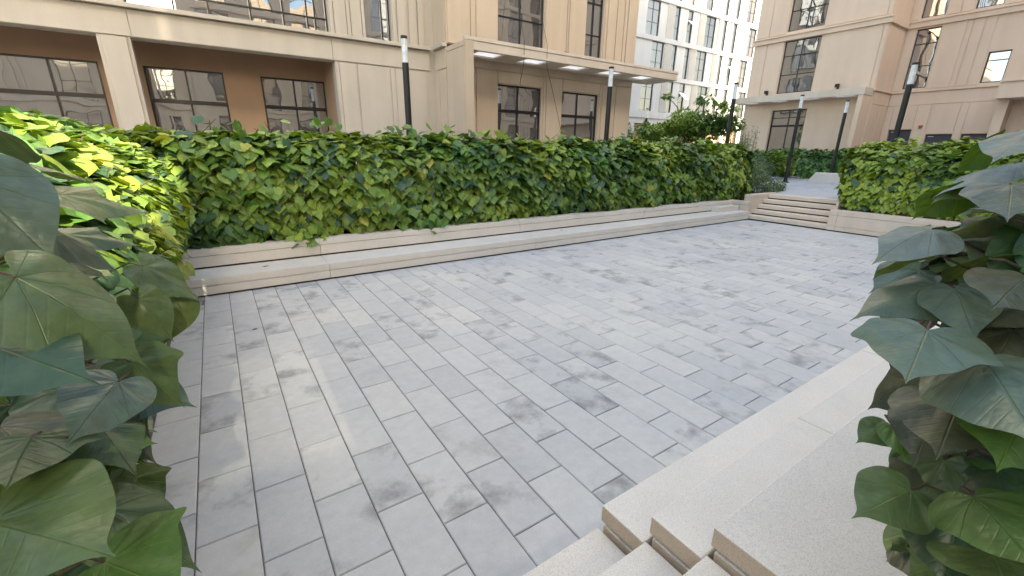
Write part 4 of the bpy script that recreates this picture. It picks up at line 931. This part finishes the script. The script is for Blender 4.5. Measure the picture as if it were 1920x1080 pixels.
KEY_RIGHT = [
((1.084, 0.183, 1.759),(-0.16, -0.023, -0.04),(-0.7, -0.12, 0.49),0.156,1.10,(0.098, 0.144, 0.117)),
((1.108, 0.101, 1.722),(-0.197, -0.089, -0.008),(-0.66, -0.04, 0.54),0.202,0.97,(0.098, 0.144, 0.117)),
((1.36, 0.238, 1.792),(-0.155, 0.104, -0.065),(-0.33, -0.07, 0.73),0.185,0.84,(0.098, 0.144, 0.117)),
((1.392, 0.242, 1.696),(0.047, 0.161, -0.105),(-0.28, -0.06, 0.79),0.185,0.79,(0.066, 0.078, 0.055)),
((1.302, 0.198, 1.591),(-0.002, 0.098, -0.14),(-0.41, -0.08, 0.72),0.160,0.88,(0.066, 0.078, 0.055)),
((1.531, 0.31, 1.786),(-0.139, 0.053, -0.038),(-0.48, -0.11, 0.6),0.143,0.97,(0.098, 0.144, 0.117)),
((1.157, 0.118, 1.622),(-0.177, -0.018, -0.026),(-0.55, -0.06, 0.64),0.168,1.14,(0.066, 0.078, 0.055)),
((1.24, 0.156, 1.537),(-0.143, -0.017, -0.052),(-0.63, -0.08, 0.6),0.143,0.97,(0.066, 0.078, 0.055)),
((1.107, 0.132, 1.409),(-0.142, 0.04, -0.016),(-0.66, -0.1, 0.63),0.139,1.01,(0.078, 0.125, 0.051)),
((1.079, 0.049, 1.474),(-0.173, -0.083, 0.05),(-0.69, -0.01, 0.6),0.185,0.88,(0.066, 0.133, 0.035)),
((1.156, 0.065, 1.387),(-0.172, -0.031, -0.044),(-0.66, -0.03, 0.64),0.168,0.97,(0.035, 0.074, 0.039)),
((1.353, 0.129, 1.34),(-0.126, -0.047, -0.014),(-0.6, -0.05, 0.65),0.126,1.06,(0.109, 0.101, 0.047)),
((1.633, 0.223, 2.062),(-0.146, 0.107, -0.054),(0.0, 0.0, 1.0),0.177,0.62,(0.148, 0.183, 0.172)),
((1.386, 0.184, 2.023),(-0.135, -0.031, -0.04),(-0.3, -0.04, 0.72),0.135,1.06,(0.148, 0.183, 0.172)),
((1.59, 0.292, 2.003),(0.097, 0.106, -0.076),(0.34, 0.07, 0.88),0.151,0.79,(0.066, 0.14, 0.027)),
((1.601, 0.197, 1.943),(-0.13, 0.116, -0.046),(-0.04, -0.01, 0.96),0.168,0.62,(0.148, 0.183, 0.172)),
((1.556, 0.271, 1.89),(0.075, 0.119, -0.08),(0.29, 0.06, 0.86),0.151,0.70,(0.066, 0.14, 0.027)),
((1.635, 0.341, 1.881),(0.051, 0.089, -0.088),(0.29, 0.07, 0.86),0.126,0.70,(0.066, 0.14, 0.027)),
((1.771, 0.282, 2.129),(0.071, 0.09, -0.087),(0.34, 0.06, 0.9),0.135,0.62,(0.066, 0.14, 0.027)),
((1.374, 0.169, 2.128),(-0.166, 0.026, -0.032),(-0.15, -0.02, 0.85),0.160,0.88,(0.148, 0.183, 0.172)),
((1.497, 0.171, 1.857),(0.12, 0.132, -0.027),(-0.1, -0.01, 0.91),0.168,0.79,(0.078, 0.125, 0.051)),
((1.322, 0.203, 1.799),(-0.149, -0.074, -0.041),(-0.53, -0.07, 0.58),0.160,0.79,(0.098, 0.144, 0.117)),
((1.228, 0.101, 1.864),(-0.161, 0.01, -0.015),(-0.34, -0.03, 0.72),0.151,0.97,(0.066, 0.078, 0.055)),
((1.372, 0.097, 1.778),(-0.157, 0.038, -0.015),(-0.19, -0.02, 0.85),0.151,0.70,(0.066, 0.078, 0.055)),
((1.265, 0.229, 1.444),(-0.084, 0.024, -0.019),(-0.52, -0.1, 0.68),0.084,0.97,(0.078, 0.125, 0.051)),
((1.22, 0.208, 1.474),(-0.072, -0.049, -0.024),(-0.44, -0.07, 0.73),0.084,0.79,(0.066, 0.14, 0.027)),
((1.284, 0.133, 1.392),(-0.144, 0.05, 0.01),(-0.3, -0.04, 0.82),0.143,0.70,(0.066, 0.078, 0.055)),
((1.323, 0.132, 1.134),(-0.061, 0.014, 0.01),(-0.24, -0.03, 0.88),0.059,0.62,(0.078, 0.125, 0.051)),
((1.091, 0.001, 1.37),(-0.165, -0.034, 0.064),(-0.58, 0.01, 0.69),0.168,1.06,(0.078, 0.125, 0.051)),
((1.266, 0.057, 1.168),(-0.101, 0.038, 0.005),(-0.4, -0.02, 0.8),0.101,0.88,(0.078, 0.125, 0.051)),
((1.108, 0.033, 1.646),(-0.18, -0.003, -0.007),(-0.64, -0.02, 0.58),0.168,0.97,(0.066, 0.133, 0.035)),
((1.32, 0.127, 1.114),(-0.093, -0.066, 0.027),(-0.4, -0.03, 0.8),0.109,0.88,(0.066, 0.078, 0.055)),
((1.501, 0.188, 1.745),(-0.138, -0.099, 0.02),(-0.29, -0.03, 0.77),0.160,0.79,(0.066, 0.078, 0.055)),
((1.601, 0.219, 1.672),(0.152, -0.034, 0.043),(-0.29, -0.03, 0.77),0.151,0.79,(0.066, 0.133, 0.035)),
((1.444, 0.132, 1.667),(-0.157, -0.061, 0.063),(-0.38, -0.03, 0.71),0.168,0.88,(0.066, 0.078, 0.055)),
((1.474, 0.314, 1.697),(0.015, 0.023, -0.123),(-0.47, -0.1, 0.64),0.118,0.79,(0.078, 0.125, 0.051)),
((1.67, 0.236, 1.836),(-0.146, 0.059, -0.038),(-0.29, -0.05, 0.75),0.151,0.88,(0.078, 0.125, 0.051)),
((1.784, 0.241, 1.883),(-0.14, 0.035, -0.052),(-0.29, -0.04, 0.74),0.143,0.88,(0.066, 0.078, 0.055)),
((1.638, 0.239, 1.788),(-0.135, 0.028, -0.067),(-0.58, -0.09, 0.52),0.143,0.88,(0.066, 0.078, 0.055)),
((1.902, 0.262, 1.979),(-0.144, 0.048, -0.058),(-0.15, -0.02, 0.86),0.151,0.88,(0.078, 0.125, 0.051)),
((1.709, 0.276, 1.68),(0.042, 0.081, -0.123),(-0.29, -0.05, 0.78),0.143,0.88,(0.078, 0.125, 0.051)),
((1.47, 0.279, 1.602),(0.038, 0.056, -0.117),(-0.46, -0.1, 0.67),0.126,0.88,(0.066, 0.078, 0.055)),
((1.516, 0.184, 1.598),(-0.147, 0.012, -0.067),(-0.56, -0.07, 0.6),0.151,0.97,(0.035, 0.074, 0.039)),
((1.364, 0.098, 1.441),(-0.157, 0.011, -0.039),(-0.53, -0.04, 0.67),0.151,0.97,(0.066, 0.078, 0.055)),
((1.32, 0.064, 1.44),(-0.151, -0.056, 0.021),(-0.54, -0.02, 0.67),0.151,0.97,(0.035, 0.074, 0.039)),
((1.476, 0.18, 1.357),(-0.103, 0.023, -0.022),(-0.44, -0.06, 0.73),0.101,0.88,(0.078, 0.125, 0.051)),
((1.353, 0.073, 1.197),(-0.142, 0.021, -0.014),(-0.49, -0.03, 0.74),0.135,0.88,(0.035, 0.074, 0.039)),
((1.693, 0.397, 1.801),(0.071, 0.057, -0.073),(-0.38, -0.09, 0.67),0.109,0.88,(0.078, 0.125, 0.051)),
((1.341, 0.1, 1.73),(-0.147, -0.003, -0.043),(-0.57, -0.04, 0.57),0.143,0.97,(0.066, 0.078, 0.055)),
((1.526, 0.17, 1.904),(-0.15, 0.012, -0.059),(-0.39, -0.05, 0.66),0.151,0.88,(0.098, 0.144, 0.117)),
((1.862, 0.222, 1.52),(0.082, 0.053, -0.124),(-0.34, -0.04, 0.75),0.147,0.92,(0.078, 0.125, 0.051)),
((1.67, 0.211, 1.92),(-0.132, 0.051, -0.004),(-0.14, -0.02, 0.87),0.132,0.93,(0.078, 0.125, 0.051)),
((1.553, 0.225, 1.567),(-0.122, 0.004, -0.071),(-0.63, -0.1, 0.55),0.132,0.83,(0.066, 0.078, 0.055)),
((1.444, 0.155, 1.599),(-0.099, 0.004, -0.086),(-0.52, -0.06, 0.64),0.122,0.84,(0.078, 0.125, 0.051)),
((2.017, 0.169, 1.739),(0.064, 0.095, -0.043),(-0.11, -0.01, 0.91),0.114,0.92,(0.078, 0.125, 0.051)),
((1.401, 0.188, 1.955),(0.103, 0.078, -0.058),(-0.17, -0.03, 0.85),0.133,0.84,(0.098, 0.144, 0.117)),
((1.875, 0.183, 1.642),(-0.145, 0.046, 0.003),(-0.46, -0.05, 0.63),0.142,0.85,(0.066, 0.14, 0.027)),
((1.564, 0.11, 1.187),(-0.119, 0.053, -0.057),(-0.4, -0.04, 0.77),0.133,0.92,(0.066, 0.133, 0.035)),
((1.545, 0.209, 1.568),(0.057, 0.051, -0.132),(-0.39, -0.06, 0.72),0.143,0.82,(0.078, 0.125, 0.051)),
((1.374, 0.176, 1.864),(0.096, 0.08, -0.078),(-0.26, -0.04, 0.78),0.138,0.87,(0.078, 0.125, 0.051)),
((1.284, 0.09, 1.437),(0.018, 0.042, -0.15),(-0.41, -0.04, 0.75),0.146,0.89,(0.066, 0.133, 0.035)),
((1.89, 0.169, 1.79),(-0.141, 0.059, -0.005),(-0.14, -0.02, 0.88),0.143,0.92,(0.066, 0.078, 0.055)),
((1.492, 0.039, 1.297),(-0.134, 0.051, -0.01),(-0.32, -0.01, 0.81),0.134,0.98,(0.035, 0.074, 0.039)),
((1.477, 0.31, 1.75),(0.083, 0.104, -0.086),(-0.31, -0.07, 0.75),0.148,0.86,(0.148, 0.183, 0.172)),
((1.399, 0.146, 1.549),(-0.11, 0.037, -0.033),(-0.31, -0.04, 0.79),0.113,0.88,(0.066, 0.078, 0.055)),
((1.797, 0.107, 1.213),(0.025, 0.044, -0.124),(-0.51, -0.04, 0.69),0.125,0.90,(0.035, 0.074, 0.039)),
((1.46, 0.166, 1.203),(0.043, 0.026, -0.151),(-0.54, -0.06, 0.7),0.149,0.97,(0.035, 0.074, 0.039)),
((1.709, -0.024, 1.113),(0.015, 0.018, -0.15),(-0.57, 0.01, 0.68),0.142,0.85,(0.078, 0.125, 0.051)),
((1.773, 0.247, 1.855),(0.096, 0.089, -0.054),(-0.29, -0.05, 0.75),0.132,0.89,(0.078, 0.125, 0.051)),
((1.266, 0.118, 1.421),(-0.126, -0.003, -0.081),(-0.46, -0.04, 0.73),0.140,0.86,(0.078, 0.125, 0.051)),
((1.628, 0.279, 1.826),(0.076, 0.098, -0.066),(-0.09, -0.02, 0.92),0.131,0.88,(0.098, 0.144, 0.117)),
((1.69, -0.027, 1.095),(-0.007, 0.035, -0.15),(-0.55, 0.0, 0.69),0.144,0.93,(0.066, 0.133, 0.035)),
((1.609, 0.187, 1.158),(0.009, 0.067, -0.105),(-0.59, -0.08, 0.66),0.117,0.95,(0.066, 0.078, 0.055)),
((1.63, 0.193, 1.12),(-0.014, 0.013, -0.155),(-0.52, -0.06, 0.71),0.146,0.88,(0.066, 0.078, 0.055)),
((1.635, 0.086, 1.077),(-0.15, -0.003, -0.024),(-0.46, -0.03, 0.75),0.142,0.85,(0.066, 0.078, 0.055)),
((1.662, 0.211, 1.444),(-0.148, -0.005, -0.041),(-0.31, -0.04, 0.79),0.144,0.92,(0.066, 0.133, 0.035)),
((1.793, 0.089, 1.472),(0.058, 0.02, -0.128),(-0.29, -0.02, 0.8),0.132,0.88,(0.078, 0.125, 0.051)),
((1.561, 0.141, 1.01),(-0.137, 0.021, -0.023),(-0.55, -0.06, 0.72),0.132,0.86,(0.066, 0.133, 0.035)),
((1.907, 0.214, 1.544),(-0.102, 0.064, -0.024),(-0.33, -0.04, 0.75),0.115,0.94,(0.035, 0.074, 0.039)),
((1.354, 0.039, 1.42),(0.018, 0.009, -0.147),(-0.35, -0.01, 0.79),0.139,0.82,(0.066, 0.078, 0.055)),
((1.832, 0.03, 1.167),(-0.065, 0.003, -0.111),(-0.59, -0.01, 0.64),0.120,0.86,(0.066, 0.078, 0.055)),
((1.662, 0.242, 1.673),(0.096, 0.093, -0.067),(-0.41, -0.07, 0.68),0.139,0.91,(0.098, 0.144, 0.117)),
((1.706, 0.127, 1.224),(-0.114, 0.046, -0.011),(-0.33, -0.03, 0.8),0.116,0.81,(0.035, 0.074, 0.039)),
((1.361, 0.115, 1.658),(-0.123, -0.01, -0.06),(-0.41, -0.03, 0.71),0.128,0.99,(0.035, 0.074, 0.039)),
((1.324, 0.269, 1.918),(-0.146, 0.049, -0.027),(-0.22, -0.05, 0.8),0.147,0.94,(0.148, 0.183, 0.172)),
((1.657, -0.019, 1.008),(0.03, 0.069, -0.11),(-0.35, -0.0, 0.81),0.125,0.82,(0.035, 0.074, 0.039)),
((1.765, 0.217, 1.612),(-0.005, 0.042, -0.119),(-0.49, -0.07, 0.63),0.118,0.92,(0.066, 0.133, 0.035)),
((1.404, 0.117, 1.595),(-0.107, -0.01, -0.102),(-0.49, -0.04, 0.67),0.139,0.93,(0.078, 0.125, 0.051)),
((1.345, 0.287, 1.859),(0.054, 0.095, -0.076),(-0.11, -0.03, 0.9),0.124,0.89,(0.078, 0.125, 0.051)),
((1.492, 0.153, 1.295),(-0.147, 0.055, 0.004),(-0.58, -0.07, 0.66),0.146,0.92,(0.066, 0.133, 0.035)),
((1.583, 0.177, 1.924),(-0.124, 0.067, -0.021),(-0.09, -0.01, 0.91),0.134,0.96,(0.148, 0.183, 0.172)),
((1.716, 0.215, 1.529),(-0.051, -0.004, -0.127),(-0.51, -0.06, 0.64),0.128,0.96,(0.066, 0.078, 0.055)),
((1.631, 0.281, 2.013),(-0.135, 0.041, -0.021),(-0.13, -0.03, 0.87),0.133,0.85,(0.078, 0.125, 0.051)),
((1.621, 0.163, 1.44),(0.031, 0.03, -0.118),(-0.49, -0.05, 0.67),0.118,0.87,(0.035, 0.074, 0.039)),
((1.646, -0.018, 1.132),(0.05, 0.05, -0.139),(-0.54, -0.0, 0.69),0.145,0.88,(0.066, 0.078, 0.055)),
((1.846, 0.197, 1.529),(-0.118, 0.029, -0.063),(-0.4, -0.05, 0.7),0.128,0.86,(0.078, 0.125, 0.051)),
((1.472, 0.12, 1.46),(-0.147, 0.004, -0.049),(-0.36, -0.03, 0.77),0.145,0.85,(0.035, 0.074, 0.039)),
((1.609, -0.021, 1.188),(0.026, 0.001, -0.139),(-0.58, 0.01, 0.67),0.133,1.00,(0.078, 0.125, 0.051)),
((1.536, 0.033, 1.358),(-0.009, 0.033, -0.122),(-0.47, -0.02, 0.71),0.118,0.82,(0.078, 0.125, 0.051)),
((1.432, 0.155, 1.242),(0.001, 0.093, -0.091),(-0.26, -0.04, 0.85),0.121,0.81,(0.078, 0.125, 0.051)),
((1.514, 0.001, 1.195),(-0.102, 0.026, -0.061),(-0.41, -0.0, 0.77),0.114,0.86,(0.066, 0.133, 0.035)),
((1.996, 0.102, 1.442),(-0.117, 0.051, -0.031),(-0.36, -0.02, 0.74),0.123,0.98,(0.066, 0.133, 0.035)),
((1.855, 0.26, 2.008),(-0.112, 0.054, -0.034),(-0.21, -0.03, 0.8),0.121,0.95,(0.098, 0.144, 0.117)),
((1.949, 0.163, 1.672),(0.097, 0.093, -0.062),(-0.45, -0.05, 0.63),0.138,0.84,(0.078, 0.125, 0.051)),
((1.448, 0.156, 1.772),(0.102, 0.084, -0.063),(-0.43, -0.06, 0.65),0.137,0.90,(0.066, 0.14, 0.027)),
((2.005, 0.269, 1.885),(-0.105, 0.072, -0.02),(-0.21, -0.03, 0.81),0.121,0.89,(0.078, 0.125, 0.051)),
((1.453, 0.163, 1.977),(0.089, 0.11, -0.026),(-0.15, -0.02, 0.86),0.134,0.82,(0.148, 0.183, 0.172)),
((1.495, 0.158, 1.785),(-0.115, 0.047, -0.027),(-0.67, -0.09, 0.45),0.119,0.92,(0.078, 0.125, 0.051)),
((1.212, 0.029, 1.324),(-0.015, 0.077, -0.094),(-0.36, -0.02, 0.81),0.115,0.96,(0.035, 0.074, 0.039)),
((1.8, 0.162, 1.448),(-0.145, 0.029, -0.056),(-0.5, -0.05, 0.65),0.148,0.82,(0.078, 0.125, 0.051)),
]
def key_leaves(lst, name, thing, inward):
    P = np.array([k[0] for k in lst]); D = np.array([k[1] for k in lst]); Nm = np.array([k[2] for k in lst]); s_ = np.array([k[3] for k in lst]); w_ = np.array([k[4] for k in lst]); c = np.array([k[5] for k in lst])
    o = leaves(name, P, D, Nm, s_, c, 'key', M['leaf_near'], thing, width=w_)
    mb = MB()
    for p, d, nm in zip(P, unit(D), unit(Nm)):      # petioles run back into the hedge
        q1 = p-d*.05-nm*.02; q2 = q1+np.array(inward)*.12+np.array([0, 0, -.05])
        mb.tube([tuple(p), tuple(q1), tuple(q2)], [.0022, .0028, .0035], 5)
    part(mb, 'petiole', M['bark'], thing).__setitem__('kind', 'stuff')
key_leaves(KEY_LEFT, 'outer_foliage', bpy.data.objects['side_hedge'], (-.9, .2, 0))
t = hedge('close_shrub', 'big-leaved shrub close at the right edge overhanging the cream seat tiers', (2.2, -.5, .56))
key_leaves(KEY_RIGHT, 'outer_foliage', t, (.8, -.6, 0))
pc = [(-.05, .62), (.0, .9), (.10, 1.3), (.14, 1.7), (.10, 2.05), (-.1, 2.25), (-.6, 2.3)]
hedge_leaves('foliage', t, [(a, z) for a, z in pc][::-1], 'x', 1, (1.45, 5.0), 1500, .19, .5, True, M['leaf_near'], .25, 14.0, lumpy=.07)
pc2 = [(1.75, .62), (1.50, .95), (1.32, 1.4), (1.30, 1.85), (1.45, 2.2), (1.8, 2.3)]
hedge_leaves('end_foliage', t, pc2, 'y', 1, (-1.2, .08), 420, .19, .45, True, M['leaf_near'], .25, 14.0, lumpy=.06)
stems('stems', t, (1.5, 4.8, -1.0, .0, .56, 2.1), 60, .010, spread=.3)

# ------------------------------------------------------------------ planting beyond
t = hedge('far_hedge', 'dark heart-leaved hedge behind the stone block bench below the far canopy', (26.6, 10, DECK))
pf = [(26.35, .8), (26.22, 1.2), (26.22, 1.8), (26.4, 2.15), (26.8, 2.25)]
hedge_leaves('foliage', t, pf, 'y', 1, (6.5, 13.2), 4200, .18, .3, False, M['leaf'], .30, 21.0, lumpy=.14)
stems('stems', t, (26.5, 27, 6.6, 13, DECK, 2.0), 40, .013)
def blob_leaves(name, thing, blobs, n, size, width, mt, yellow, seed, up=.6, base=None):
    w_ = np.array([b[3]*b[4]*b[5] for b in blobs])**.66; k = RNG.choice(len(blobs), n, p=w_/w_.sum())
    d = unit(RNG.normal(0, 1, (n, 3))); rr = RNG.random(n)**.28
    Bc = np.array([b[:3] for b in blobs])[k]; Br = np.array([b[3:] for b in blobs])[k]
    P = Bc+d*rr[:,None]*Br
    P += d*(.12*lump(P, 2.6, seed))[:,None]
    rnd = RNG.normal(0, 1, (n, 3)); Nm = unit(d*.5+np.array([0,0,up])+rnd*.5); tip = unit(d*.7-np.array([0,0,.3])+rnd*.6)
    c = tints(P, yellow, seed)
    if base is not None: c = c*.35+np.array(base)*.65*RNG.uniform(.7, 1.25, (n, 1))
    return leaves(name, P, tip, Nm, size*RNG.uniform(.6, 1.2, n), c, False, mt, thing, width=np.full(n, width)*RNG.uniform(.8, 1.2, n))
t = empty('spreading_tree', (20.7, 14.7, DECK), 'small spreading leafy tree with a flat crown in front of the white building', 'tree')
bl = []
for i in range(26):
    a = random.uniform(-2.35, 2.35); q = random.uniform(-.9, .9); e = 1-(a/2.7)**2
    z = 3.15+random.uniform(-.45, .75)*max(e, .25)+.12*a
    bl.append((20.7+a*.87+q*.5, 14.7-a*.49+q*.85, z, random.uniform(.45, .8), random.uniform(.45, .8), random.uniform(.22, .42)))
bl.append((19.75, 15.3, 4.72, .42, .3, .12))
bl.append((22.6, 13.7, 4.2, .7, .5, .16)); bl.append((22.2, 13.9, 4.45, .6, .4, .14)); bl.append((21.4, 14.3, 4.6, .6, .4, .18))
blob_leaves('crown', t, bl, 6500, .17, .62, M['leaf'], .62, 31)
mb = MB().tube([(20.7, 14.7, DECK), (20.75, 14.65, 1.6), (20.7, 14.72, 2.5), (20.6, 14.8, 3.3)], [.11, .09, .075, .05], 9); part(mb, 'trunk', M['bark'], t)
mb = MB()
for b in bl: mb.tube([(20.7, 14.72, 2.4), ((20.7+b[0])/2, (14.7+b[1])/2, b[2]-.5), b[:3]], [.045, .028, .01], 5)
part(mb, 'limb', M['bark'], t)['kind'] = 'stuff'
t = empty('yellow_green_bush', (17.2, 15.4, DECK), 'small yellow-green bush beside the corner of the near beige block', 'bush')
blob_leaves('foliage', t, [(17.2, 15.4, 2.2, .5, .5, .9), (17.0, 15.5, 3.0, .38, .38, .55), (17.5, 15.2, 1.5, .6, .6, .7)], 1500, .16, .6, M['leaf'], .8, 44)
mb = MB().tube([(17.2, 15.4, DECK), (17.2, 15.4, 2.0), (17.05, 15.45, 3.1)], [.03, .02, .01], 6); part(mb, 'stems', M['bark'], t)
t = empty('grey_green_shrub', (19.5, 9.6, DECK), 'grey-green fine-leaved shrub beside the foot of the bare lamp post', 'shrub')
gb = [(18.0+.95*i+random.uniform(-.2, .2), 9.75+.42*i+random.uniform(-.2, .2), 1.25+random.uniform(-.1, .2), .75, .6, .6) for i in range(7)]
gb += [(17.2, 9.2, 1.2, .6, .6, .5), (23.4, 11.9, 1.3, .7, .6, .6)]
blob_leaves('foliage', t, gb, 11000, .10, .24, M['needle'], .1, 51, up=.9, base=(.075, .115, .075))
mb = MB()
for b in gb:
    for k in range(5): mb.tube([(b[0], b[1], DECK), (b[0]+random.uniform(-.4, .4), b[1]+random.uniform(-.4, .4), b[2]+.4)], [.012, .005], 4)
part(mb, 'stems', M['bark'], t)
t = empty('feathery_plant', (22.6, 13.2, DECK), 'airy pale green feathery plant in front of the far blank wall under the canopy', 'plant')
P0 = []
mb = MB()
for i in range(60):
    x, y = 23.2+random.uniform(-1.3, 1.3)*.87, 13.2-random.uniform(-1.2, 1.2)*.5; h_ = random.uniform(1.7, 2.65); dx, dy = random.uniform(-.35, .35), random.uniform(-.35, .35)
    mb.tube([(x, y, DECK), (x+dx*.4, y+dy*.4, DECK+h_*.6), (x+dx, y+dy, DECK+h_)], [.009, .006, .003], 4)
    for k in range(34):
        q = random.uniform(.25, 1); P0.append((x+dx*q+random.uniform(-.14, .14), y+dy*q+random.uniform(-.14, .14), DECK+h_*q+random.uniform(-.08, .08)))
part(mb, 'stems', M['needle'], t)
P0 = np.array(P0); n = len(P0)
leaves('foliage', P0, RNG.normal(0, 1, (n, 3))+np.array([0,0,.6]), RNG.normal(0, 1, (n, 3)), np.full(n, .075), np.tile(np.array([.17, .24, .08]), (n, 1))*RNG.uniform(.7, 1.2, (n, 1)), False, M['needle'], t, width=np.full(n, .35))
t = empty('young_trees_bed', (23.6, 12.4, DECK), 'bright green leafy bushes behind the grey-green shrub left of the far door', 'bush')
blob_leaves('foliage', t, [(22.0+.75*i, 12.6-.25*i, 1.55, .7, .7, .65) for i in range(5)], 3000, .17, .75, M['leaf'], .55, 63)
t = empty('low_edge_plant', (16.3, 7.75, DECK), 'low grey-leaved plant spilling onto the deck at the top of the far stairs', 'plant')
blob_leaves('foliage', t, [(16.1, 7.85, .95, .45, .35, .28), (16.9, 7.9, .9, .5, .3, .25), (15.7, 7.95, 1.1, .4, .3, .4)], 900, .10, .5, M['needle'], .1, 71, base=(.10, .14, .10))

# a few dry leaves dropped on the coping and the paving
for (x, y, z, sz) in ((2.1, 8.02, .566, .09), (4.9, 8.0, .566, .07), (.4, 7.6, .272, .07), (6.6, 7.7, .272, .06), (5.2, 6.95, .004, .06), (3.3, 6.6, .004, .05), (8.4, 6.8, .004, .06), (.1, 5.6, .004, .05)):
    t = empty('fallen_leaf', (x, y, z), 'small dry brown leaf lying on pale stone or grey paving', 'leaf', 'dry leaves dropped around the plaza')
    a = random.uniform(0, 6.28)
    leaves('blade', np.array([[x, y, z+.006]]), np.array([[math.cos(a), math.sin(a), .05]]), np.array([[0, .1, 1.]]), np.array([sz]), np.array([[.17, .085, .04]]), True, M['leaf'], t)
    part(MB().tube([(x, y, z+.006), (x-.4*sz*math.cos(a), y-.4*sz*math.sin(a), z+.003)], .0012, 4), 'stalk', M['bark'], t)
